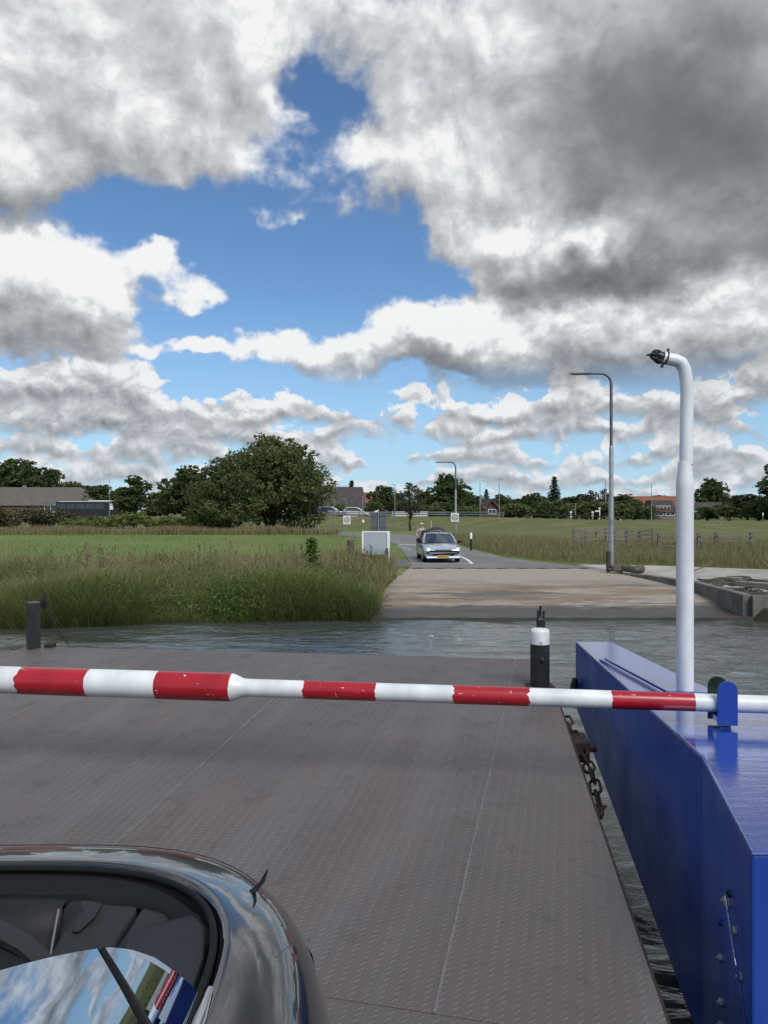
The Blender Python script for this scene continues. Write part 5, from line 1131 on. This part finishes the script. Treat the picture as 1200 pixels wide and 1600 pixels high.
mb = MB(); mb.grid(rings, True); body = mb.build('body', M_CARB, conv, smooth=True, sub=1, angle=60)
mb = MB(); mb.add([V(p.x, p.y, -1.765) for p in rings[-1]], [tuple(range(64))]); mb.build('underbody', M_RUB, conv)
# cockpit tub
tub = [ring(.648, 2.18, .05, -1.016, -1.005, -.965, **RIM), ring(.628, 2.15, .09, -1.05, -1.05, -1.05, **RIM), ring(.615, 2.10, .12, -1.55, -1.55, -1.55, **RIM)]
mb = MB(); mb.grid(tub, True); mb.add([V(p.x, p.y, -1.55) for p in tub[-1]], [tuple(range(64))]); mb.build('cockpit_tub', M_RUB, conv, smooth=True)
# rubber seal inside the rim
mb = MB(); rr = ring(.640, 2.168, .07, -1.006, -.995, -.955, **RIM); mb.tube(rr+[rr[0]], .009, 8, cap=False); mb.build('seal', M_RUB, conv, smooth=True)
# folded-roof cover behind the rear seats
def z_slab(x): return -1.028-.010*abs(x-CX)
mb = MB(); G = []
for i in range(25):
    x = CX-.600+1.20*i/24; yb = 2.155-.34*(abs(x-CX)/.63)**3.4; yn = 2.075-.24*max(0, (abs(x-CX)-.30)/.30)**2.0
    G.append([V(x, yb, -1.022), V(x, (yb+yn)/2, z_slab(x)), V(x, min(yn, yb-.04), z_slab(x)-.004), V(x, min(yn, yb-.04)-.006, z_slab(x)-.03)])
mb.grid(G); mb.build('roof_cover', M_CLOTH, conv, smooth=True, angle=70)
# rear bench: two shaped backs and a centre panel
def cushion(name, x0, x1, y_t, y_b, zt_, zb_, mat, bulge=.03, n=14, crown=.0):
    mb = MB(); G = []
    for i in range(n+1):
        u = i/n; x = x0+(x1-x0)*u; e = math.sin(math.pi*u)**.45 if 0 < u < 1 else 0; row = []
        for j in range(9):
            v = j/8; z = zt_+(zb_-zt_)*v; y = y_t+(y_b-y_t)*v-bulge*e*math.sin(math.pi*min(1, v*1.1+.1))**.6
            row.append(V(x, y, z-.012*(1-e)*(v < .2)+crown*math.sin(math.pi*u)*(1-v)))
        G.append([V(x, y_t+.06, zt_-.008+crown*math.sin(math.pi*u))]+row)
    mb.grid(G); return mb.build(name, mat, conv, smooth=True, angle=80)
cushion('rear_seat_back', CX-.46, CX+.165, 2.045, 1.88, -1.036, -1.50, M_LEA, .05)
sc = cushion('seat_bolster', CX+.172, CX+.245, 2.035, 1.82, -1.040, -1.50, M_LEA, .06)
mb = MB(); mb.tube([V(CX+.168, 2.0-.16*v-.045*math.sin(math.pi*min(1, v*1.1+.1))**.6+.035, -1.04-.46*v) for v in np.linspace(0, .9, 12)], .0035, 5); mb.build('stitching', M_THREAD, conv, smooth=True)
mb = MB(); mb.prism([V(CX+.215, 2.052, -1.040), V(CX+.275, 2.045, -1.042), V(CX+.268, 2.0, -1.058), V(CX+.24, 1.965, -1.078), V(CX+.222, 1.97, -1.08)], (0, -.010, .008)); mb.build('belt_trim', M_LEA2, conv, bevel=.006)
def panel(name, pts, th, mat, bevel=.008):
    mb = MB(); mb.prism([Vector(p) for p in pts], (0, 0, -th)); return mb.build(name, mat, conv, bevel=bevel)
panel('centre_panel', [(CX+.20, 2.062, -1.046), (CX+.365, 2.045, -1.048), (CX+.35, 1.95, -1.075), (CX+.30, 1.72, -1.20), (CX+.16, 1.72, -1.22), (CX+.19, 1.95, -1.09)], .05, M_LEA2)
panel('side_panel', [(CX+0.378, 2.040, -1.045), (CX+0.470, 2.000, -1.045), (CX+0.500, 1.993, -1.032), (CX+0.545, 1.970, -1.024), (CX+0.582, 1.900, -1.024), (CX+0.603, 1.780, -1.027), (CX+0.612, 1.500, -1.030), (CX+0.612, 0.800, -1.030), (CX+0.440, 0.800, -1.160), (CX+0.360, 1.450, -1.150), (CX+0.313, 1.720, -1.130), (CX+0.363, 1.950, -1.070)], .05, M_LEA2, .012)
panel('side_panel', [(CX-0.378, 2.040, -1.045), (CX-0.470, 2.000, -1.045), (CX-0.500, 1.993, -1.032), (CX-0.545, 1.970, -1.024), (CX-0.582, 1.900, -1.024), (CX-0.603, 1.780, -1.027), (CX-0.612, 1.500, -1.030), (CX-0.612, 0.800, -1.030), (CX-0.440, 0.800, -1.160), (CX-0.360, 1.450, -1.150), (CX-0.313, 1.720, -1.130), (CX-0.363, 1.950, -1.070)], .05, M_LEA2, .012)
# front seats with a hooped top
def seat(cx, nm='front_seat'):
    mb = MB(); G = []; W_ = .235
    for j in range(11):
        v = j/10; z = -.685-.66*v; y = 1.30-.06*v; row = []
        hw = W_*(1-(1-min(1, v/.28))**2.4)**.5*1.0+.02 if v < .28 else W_+.02
        for k in range(20):
            a = 2*math.pi*k/20; row.append(V(cx+hw*math.copysign(abs(math.cos(a))**.7, math.cos(a)), y+.055*math.sin(a), z))
        G.append(row)
    mb.grid(G, True); mb.add(G[0], [tuple(range(20))]); o = mb.build(nm, M_CLOTH, conv, smooth=True, angle=80)
    hoop = []
    for v in np.linspace(1, 0, 16):
        hw = (W_*(1-(1-min(1, v/.5))**2.4)**.5+.02); hoop.append(V(cx+hw, 1.30-.03*v, -.685-.33*v))
    full = hoop+[V(2*cx-p.x, p.y, p.z) for p in hoop[::-1]]
    mb = MB(); mb.tube(full, .017, 8); mb.build('seat_piping', M_LEA2, o, smooth=True)
    mb = MB(); mb.box((cx, 1.05, -1.30), (.46, .5, .16)); mb.build('cushion', M_LEA, o, bevel=.04)
seat(CX+.22); seat(CX-.42)
# dashboard, wheel, windscreen (beside and behind the viewpoint)
mb = MB(); mb.box((CX, .28, -1.05), (1.22, .30, .18)); mb.build('dashboard', M_LEA, conv, bevel=.05)
mb = MB(); mb.tube([V(CX+.34+.18*math.cos(a), .56+.06*math.sin(a), -.98+.18*math.sin(a)) for a in np.linspace(0, 6.283, 25)], .015, 8); mb.build('steering_wheel', M_LEA, conv, smooth=True)
ws = [[V(CX+.62*u*(1-.12*v), -.02+.42*v-.05*(1-u*u), -.95+.45*v) for v in np.linspace(0, 1, 6)] for u in np.linspace(-1, 1, 13)]
mb = MB(); mb.grid(ws); w_o = mb.build('windscreen', M_GLASS, conv, smooth=True)
mb = MB(); mb.tube([w[0] for w in ws[:1]]+[ws[0][k] for k in range(1, 6)]+[w[-1] for w in ws[1:]]+[ws[-1][k] for k in range(4, -1, -1)], .02, 8); mb.build('screen_frame', M_RUB, w_o, smooth=True)
# raised side windows: front pane, narrow seal, quarter pane
def side_glass(sgn):
    def X(y, z): q = z+.985; return CX+sgn*(.648-.50*q-.42*max(q, 0)**2)
    tp = [(1.56, -.975), (1.53, -.925), (1.48, -.858), (1.43, -.815), (1.38, -.782), (1.33, -.757), (1.25, -.722), (1.15, -.682), (1.06, -.650), (.9, -.615), (.7, -.60), (.5, -.60), (.42, -.605)]
    def strip(y1, y0, nm):
        mb = MB(); G = []
        for y in np.linspace(y1, y0, 18):
            zt_ = float(np.interp(y, [t[0] for t in tp[::-1]], [t[1] for t in tp[::-1]])); G.append([V(X(y, z), y, z) for z in np.linspace(-1.0, zt_, 8)])
        mb.grid(G); return mb.build(nm, M_GLASS, conv, smooth=True), G
    o1, g1 = strip(1.558, 1.365, 'quarter_glass'); o2, g2 = strip(1.345, .42, 'door_glass')
    mb = MB(); mb.tube([V(X(1.355, z), 1.355+.10*(z+.77), z) for z in np.linspace(-1.0, -.77, 8)], .006, 8); mb.build('glass_divider', M_RUB, conv, smooth=True)
    mb = MB(); mb.tube([V(CX+sgn*.662, y, -.981) for y in np.linspace(1.585, .3, 14)], [.006]+[.014]*12+[.01], 8, sq=.5); mb.build('sill_trim', M_CHR, conv, smooth=True)
    mb = MB(); mb.tube([V(CX+sgn*.642, y, -.985) for y in np.linspace(1.57, .3, 10)], .011, 8); mb.build('sill_seal', M_RUB, conv, smooth=True)
side_glass(1); side_glass(-1)
# aerial stub, lamps, shut line, wheels
p0_ = V(-.368, 2.085, -1.036)
mb = MB(); mb.tube([p0_+V(-.005, .0, .0), p0_+V(.018, .012, .006), p0_+V(.034, .03, .020), p0_+V(.045, .048, .042)], [.006, .0085, .007, .003], 8, sq=.7); mb.build('aerial', M_RUB, conv, smooth=True)
for s in (-1, 1):
    mb = MB(); G = []
    for k in range(9):
        a = .62+.5*k/8; q = [rings[i][int(round(a/(2*math.pi)*64)) % 64] for i in (9, 10, 11)]
        G.append([V(CX+s*abs(r_.x-CX)*1.004, r_.y+.006, r_.z) for r_ in q])
    mb.grid(G); mb.build('tail_lamp', pbr('tail_lamp_red' if s < 0 else 'tail_lamp_red_b', (.12, .004, .006), .1, coat=1), conv, smooth=True)
    for y in (1.62, -.80):
        mb = MB(); x = CX+s*.80; mb.tube([V(x-.10, y, DZ+.315), V(x-.085, y, DZ+.315), V(x+.085, y, DZ+.315), V(x+.10, y, DZ+.315)], [.29, .315, .315, .29], 28); w_ = mb.build('wheel', M_RUB, conv, smooth=True)
        mb = MB(); mb.tube([V(x+s*.098, y, DZ+.315), V(x+s*.112, y, DZ+.315)], .22, 24); mb.build('rim', M_CHR, w_, smooth=True)
cut = [rings[6][k].lerp(rings[7][k], .2)+V(0, .0, .003) for k in range(8, 25)]
mb = MB(); mb.tube(cut, .0012, 5); mb.build('boot_shut_line', M_RUB, conv, smooth=True)

# ------------------------------------------------------------------ silver-blue hatchback waiting on the shore
def hatchback(label, loc, rot, paint, plate=True, lit=True, name='parked_car'):
    t = thing(name, label, 'car', loc); t.rotation_euler.z = rot; WORLD[t.name] = V(0, 0, 0)
    ST = [(-1.90, .55, .30, .62, .40), (-1.86, .66, .26, .68, .45), (-1.72, .78, .22, .745, .5), (-1.45, .815, .20, .80, .5), (-1.1, .825, .20, .875, .5), (-.82, .83, .20, .93, .5), (-.3, .83, .20, .945, .5), (.5, .83, .20, .95, .5), (1.2, .83, .20, .96, .5), (1.6, .80, .22, .95, .5), (1.80, .74, .28, .90, .5), (1.88, .62, .34, .80, .5)]
    mb = MB(); G = []
    for y, w, zb, zt_, _ in ST:
        h = zt_-zb; G.append([V(w*a, y, zb+h*b) for a, b in ((0, 0), (.6, .0), (.9, .03), (.985, .16), (1.0, .42), (.99, .66), (.955, .84), (.86, .945), (.6, .99), (0, 1.0), (-.6, .99), (-.86, .945), (-.955, .84), (-.99, .66), (-1.0, .42), (-.985, .16), (-.9, .03), (-.6, .0))])
    mb.grid(G, True); mb.add(G[0], [tuple(range(18))]); mb.add(G[-1], [tuple(range(18))]); mb.build('body', paint, t, smooth=True, angle=50)
    # greenhouse: roof and pillars
    A = [V(-.74, -.82, .93), V(.74, -.82, .93), V(.76, 1.75, .95), V(-.76, 1.75, .95)]; B_ = [V(-.565, -.02, 1.40), V(.565, -.02, 1.40), V(.56, 1.25, 1.40), V(-.56, 1.25, 1.40)]
    mb = MB(); G = []
    for v in np.linspace(0, 1, 6):
        G.append([V(-.59+1.18*u, -.06+1.35*v, 1.385+.045*math.sin(math.pi*u)**.6+.02*math.sin(math.pi*v)) if 0 < u < 1 else V(-.59+1.18*u, -.06+1.35*v, 1.38) for u in np.linspace(0, 1, 9)])
    mb.grid(G); mb.build('roof', paint, t, smooth=True, solid=.03)
    for s in (0, 1):
        for a, b in ((A[s], B_[s]), (A[3-s], B_[3-s])):
            mb = MB(); mb.tube([a, a.lerp(b, .5)+V((-1, 1)[s]*.02, -.02, .02), b], .042, 8); mb.build('pillar', paint, t, smooth=True)
    wv = [[V((1-2*u)*-(.735-.17*v), -.84+.79*v-.06*math.sin(math.pi*u), .935+.455*v) for v in np.linspace(0, 1, 6)] for u in np.linspace(0, 1, 9)]
    mb = MB(); mb.grid(wv); mb.build('windscreen', M_CARGL, t, smooth=True)
    for s in (-1, 1):
        mb = MB(); mb.grid([[V(s*(.755-.185*v), y0+(y1-y0)*v, .94+.44*v) for v in (0, .5, 1)] for y0, y1 in ((-.70, .02), (.3, .4), (1.0, .8), (1.6, 1.2))]); mb.build('side_window', M_CARGL, t, smooth=True)
        mb = MB(); mb.tube([V(s*.80, -.62, .97), V(s*.87, -.63, .98), V(s*.90, -.62, .99), V(s*.99, -.60, .985)], [.03, .07, .085, .05], 10, sq=.8); mb.build('mirror', M_RUB, t, smooth=True)
        # swept headlamp
        P = [V(s*.44, -1.845, .60), V(s*.58, -1.83, .545), V(s*.76, -1.72, .58), V(s*.805, -1.50, .74), V(s*.73, -1.62, .765), V(s*.58, -1.78, .68)]
        mb = MB(); mb.prism([q+V(0, -.035, 0) for q in P], (0, .09, 0)); hl_ = mb.build('headlight', M_LENS, t, bevel=.015)
        mb = MB(); c = V(s*.63, -1.868, .635); mb.tube([c, c+V(0, .02, 0)], .060, 14); mb.build('bulb', M_LIT if lit else M_LENS, hl_)
        mb = MB(); mb.prism([V(s*.78, -1.80, .40), V(s*.56, -1.90, .36), V(s*.56, -1.90, .31), V(s*.76, -1.80, .33)], (0, .05, 0)); mb.build('fog_lamp', M_LENS, t)
        for y in (-1.18, 1.22):
            mb = MB(); x = s*.73; mb.tube([V(x-.09, y, .30), V(x-.075, y, .30), V(x+.075, y, .30), V(x+.09, y, .30)], [.27, .30, .30, .27], 22); w_ = mb.build('wheel', M_RUB, t, smooth=True)
            mb = MB(); mb.tube([V(x+s*.086, y, .30), V(x+s*.097, y, .30)], .20, 18); mb.build('rim', M_CHR, w_, smooth=True)
    mb = MB(); mb.prism([V(-.74, -1.83, .53), V(.74, -1.83, .53), V(.70, -1.92, .47), V(.42, -1.955, .34), (V(-.42, -1.955, .34)), V(-.70, -1.92, .47)], (0, .06, 0)); mb.build('grille', M_RUB, t, bevel=.01)
    mb = MB(); mb.box((0, -1.925, .555), (1.44, .06, .07)); mb.build('bumper_strip', M_RUB, t, bevel=.02)
    mb = MB(); mb.box((0, -1.90, .25), (1.5, .14, .10)); mb.build('lower_bumper', paint, t, bevel=.03)
    mb = MB(); mb.box((0, -1.905, .625), (.72, .02, .025)); mb.build('hood_slot', M_RUB, t)
    mb = MB(); mb.prism([V(0, -1.915, .66), V(.045, -1.915, .625), V(.03, -1.915, .575), V(0, -1.915, .555), V(-.03, -1.915, .575), V(-.045, -1.915, .625)], (0, .02, 0)); mb.build('emblem', M_CHR, t)
    if plate:
        mb = MB(); mb.box((0, -1.972, .305), (.52, .015, .115)); pl_ = mb.build('number_plate', M_PLATE, t)
        mb = MB()
        for x in (-.17, -.12, -.03, .02, .11, .16): mb.box((x, -1.981, .305), (.028, .004, .06))
        mb.build('plate_characters', M_RUB, pl_, kind='stuff')
    mb = MB(); mb.tube([V(-.5, -.93, .955), V(-.1, -.90, .965)], .012, 6); mb.tube([V(-.46, -.92, .955), V(.0, -.93, .955)], .012, 6); mb.build('wiper', M_RUB, t)
    for a, b in (((-.73, -1.0, .905), (-.30, -1.02, .945)),):
        mb = MB(); mb.prism([V(-.62, -1.00, .925), V(-.32, -1.06, .928), V(-.32, -.96, .942), (V(-.62, -.92, .945))], (0, 0, .012)); mb.build('vent', M_RUB, t)
    return t
M_CARS = car_paint('silver_blue_paint', (.42, .50, .58), .35, .3); M_CARGL = pbr('car_glass', (.02, .028, .04), .03, var=.3, coat=1, spec=.9); M_LENS = pbr('headlamp_lens', (.60, .62, .60), .1, .3, coat=1)
M_PLATE = pbr('yellow_plate', (.62, .36, .02), .4, var=.05)
m_, N_, b_ = base_mat('lit_headlamp'); b_.inputs['Base Color'].default_value = (.9, .9, .8, 1); b_.inputs['Emission Color'].default_value = (1, .97, .80, 1); b_.inputs['Emission Strength'].default_value = 6.0; M_LIT = m_
cy = 34.9; hb_c = hatchback('silver-blue hatchback with headlights on, waiting at the stop line', (hx(684.5, cy), cy+.35, land(cy)+.02), R(4), M_CARS); hb_c.scale = (1.0, .93, .88)
# dark load on its roof
c = V(hx(681, cy), cy+.95, land(cy)+.04)
ld = thing('roof_load', 'dark covered load on the roof of the silver-blue hatchback', 'roof load', c+V(0, 0, 1.28))
mb = MB(); G = []
for i in range(11):
    u = i/10; x = -.58+1.14*u; h = interp(u, [(0, .03), (.12, .06), (.35, .17), (.62, .24), (.78, .20), (.9, .08), (1, .03)])
    G.append([c+V(x, -.45*math.cos(a), 1.30+h*math.sin(a)) for a in np.linspace(0, math.pi, 9)])
mb.grid(G); mb.build('cover', pbr('dark_cover', (.02, .023, .026), .35, var=.4, vscale=9, bump=.6, bscale=9, bdist=.05), ld, smooth=True)
for y in (-.3, .3):
    mb = MB(); mb.bar(c+V(-.54, y, 1.295), c+V(.54, y, 1.295), .04, .03); mb.build('roof_bar', MT['galv'], ld)

# parked cars far away on the dike road
M_CARG = car_paint('grey_car_paint', (.30, .30, .30), .4, .35); M_CARW = car_paint('white_car_paint', (.62, .62, .60), .0, .35)
for px, dep, col, lb, rz_ in ((517, 107, M_CARG, 'grey car parked on the dike beside the blue container', 1.4), (557, 108, M_CARW, 'white car parked on the dike left of the thin pole', 1.5)):
    x = hx(px, dep); hatchback(lb, (x, dep, gz(x, dep)), rz_, col, False, False)
tx = hx(640, 112); van = thing('delivery_van', 'long white trailer roof behind the guard rail left of the second lamp', 'trailer', (tx, 112, gz(tx, 112)))
mb = MB(); mb.box((tx, 112, -.28), (5.2, 2.2, .75)); mb.build('trailer_body', M_CARW, van, bevel=.05)
for s in (-1.5, 1.5):
    mb = MB(); mb.tube([V(tx+s, 110.95, -.85), V(tx+s, 111.2, -.85)], .33, 14); mb.build('wheel', M_RUB, van, smooth=True)

# ------------------------------------------------------------------ person leaning at the car's rear door
M_SKIN = pbr('skin', (.50, .31, .23), .55, var=.1); M_TOP = pbr('pale_pink_top', (.42, .34, .33), .85, var=.2, vscale=8); M_TRS = pbr('beige_trousers', (.40, .37, .33), .85, var=.15, vscale=6); M_HAIR = pbr('white_hair', (.62, .57, .50), .7, var=.2, vscale=20); M_BELT = pbr('dark_cloth_bag', (.02, .02, .024), .7); M_SHOE = pbr('white_shoe', (.66, .66, .64), .6)
pb = V(hx(656.0, 36.3), 36.3, land(36.3)+.04)
per = thing('person', 'person with white hair, pale top and beige trousers leaning at the car', 'person', pb)
def skin(name, pts, edges, rad, mat, parent, sub=2, root=0):
    me = bpy.data.meshes.new(name); me.from_pydata([tuple(Vector(p)+pb) for p in pts], edges, []); me.materials.append(mat)
    o = bpy.data.objects.new(name, me); place(o, parent)
    md = o.modifiers.new('skin', 'SKIN'); md.use_smooth_shade = True
    sv = me.skin_vertices[0].data if me.skin_vertices else None
    if sv is None:
        bm = bmesh.new(); bm.from_mesh(me); bm.verts.layers.skin.verify(); bm.to_mesh(me); bm.free(); sv = me.skin_vertices[0].data
    for i, r in enumerate(rad): sv[i].radius = (r, r) if not isinstance(r, tuple) else r; sv[i].use_root = (i == root)
    s_ = o.modifiers.new('sub', 'SUBSURF'); s_.levels = sub; s_.render_levels = sub
    return o
# pelvis, spine bent to the car (towards +x), head bowed; one arm on the door, one on the hip
PT = [(0, 0, .84), (.03, 0, 1.05), (.07, -.01, 1.25), (.10, -.02, 1.36), (.10, -.03, 1.43), (.09, -.05, 1.53),   # 0-5 pelvis..head
      (-.10, 0, .80), (-.10, -.03, .45), (-.09, .03, .08), (-.09, -.12, .03),                                            # 6-9 left leg
      (.10, 0, .80), (.12, -.05, .45), (.12, .02, .08), (.12, -.13, .03),                                                # 10-13 right leg
      (-.10, -.02, 1.31), (-.17, -.05, 1.08), (-.06, -.17, .95), (-.01, -.20, .93),                                      # 14-17 left arm
      (.26, -.02, 1.30), (.35, -.10, 1.08), (.42, -.16, 1.00), (.46, -.18, 1.0)]                                         # 18-21 right arm
ED = [(0, 1), (1, 2), (2, 3), (3, 4), (4, 5), (0, 6), (6, 7), (7, 8), (8, 9), (0, 10), (10, 11), (11, 12), (12, 13), (3, 14), (14, 15), (15, 16), (16, 17), (3, 18), (18, 19), (19, 20), (20, 21)]
RD_ = [.125, .115, .125, .09, .05, .085, .085, .055, .04, .035, .085, .055, .04, .035, .055, .04, .03, .025, .055, .04, .03, .025]
skin('body', PT, ED, RD_, M_SKIN, per)
sub_ = lambda idx, ed, grow, mat, nm: skin(nm, [PT[i] for i in idx], [(idx.index(a), idx.index(b)) for a, b in ed], [RD_[i]+grow for i in idx], mat, per)
sub_([0, 1, 2, 3, 14, 15, 16, 18, 19, 20], [(0, 1), (1, 2), (2, 3), (3, 14), (14, 15), (15, 16), (3, 18), (18, 19), (19, 20)], .018, M_TOP, 'top')
sub_([0, 6, 7, 8, 10, 11, 12], [(0, 6), (6, 7), (7, 8), (0, 10), (10, 11), (11, 12)], .016, M_TRS, 'trousers')
for i, j in ((8, 9), (12, 13)): skin('shoe', [PT[i][:2]+(.05,), PT[j][:2]+(.04,)], [(0, 1)], [.055, .045], M_SHOE, per)
hp = Vector(PT[5])+pb
mb = MB(); mb.add(*(lambda: ([hp+V(.098*math.sin(t)*math.cos(a), .012+.108*math.sin(t)*math.sin(a), .025+.105*math.cos(t)) for t in np.linspace(.05, 2.0, 8) for a in np.linspace(0, 2*math.pi, 15)[:-1]], [(i*14+j, i*14+(j+1) % 14, (i+1)*14+(j+1) % 14, (i+1)*14+j) for i in range(7) for j in range(14) if not (i > 3 and 8 < j < 13)]))()); mb.build('hair', M_HAIR, per, smooth=True)
mb = MB(); mb.tube([hp+V(0, -.078, .0), hp+V(0, -.105, -.022), hp+V(0, -.082, -.035)], [.012, .016, .012], 6); mb.build('nose', M_SKIN, per, smooth=True)
for s in (-1, 1):
    mb = MB(); mb.lathe(hp+V(s*.033, -.079, .010), [(.004, -.008), (.011, 0), (.004, .008)], 8); mb.build('eye', M_RUB, per)
    mb = MB(); mb.lathe(hp+V(s*.086, .0, -.01), [(.006, -.03), (.016, 0), (.008, .03)], 8); mb.build('ear', M_SKIN, per)
mb = MB(); mb.box(hp+V(0, -.078, -.052), (.045, .012, .008)); mb.build('mouth', M_BELT, per)
for hi, s in ((17, 1), (21, 1)):
    h0 = Vector(PT[hi])+pb
    for k in range(5):
        dy_ = -.03+.015*k; L_ = (.05, .075, .082, .076, .06)[k] if k else .045
        mb = MB(); mb.tube([h0+V(.0, dy_*.7, 0), h0+V(L_*.6, dy_, -.006), h0+V(L_, dy_*1.05, -.022)], [.009, .008, .006], 6); mb.build('finger', M_SKIN, per, smooth=True)
bag_c = pb+V(-.04, -.14, .86); bg_ = thing('waist_bag', 'dark waist bag worn by the person at the car', 'bag', bag_c)
mb = MB(); mb.box(bag_c, (.26, .10, .12)); mb.build('pouch', M_BELT, bg_, bevel=.03)
mb = MB(); mb.tube([pb+V(.16*math.cos(a), .15*math.sin(a), .88) for a in np.linspace(0, 6.283, 17)], .015, 6); mb.build('strap', M_BELT, bg_, smooth=True)

# ------------------------------------------------------------------ put the water level at height zero
for o in list(S.objects):
    if o.parent is None and o.type not in ('CAMERA', 'LIGHT'): o.location.z += 3.0
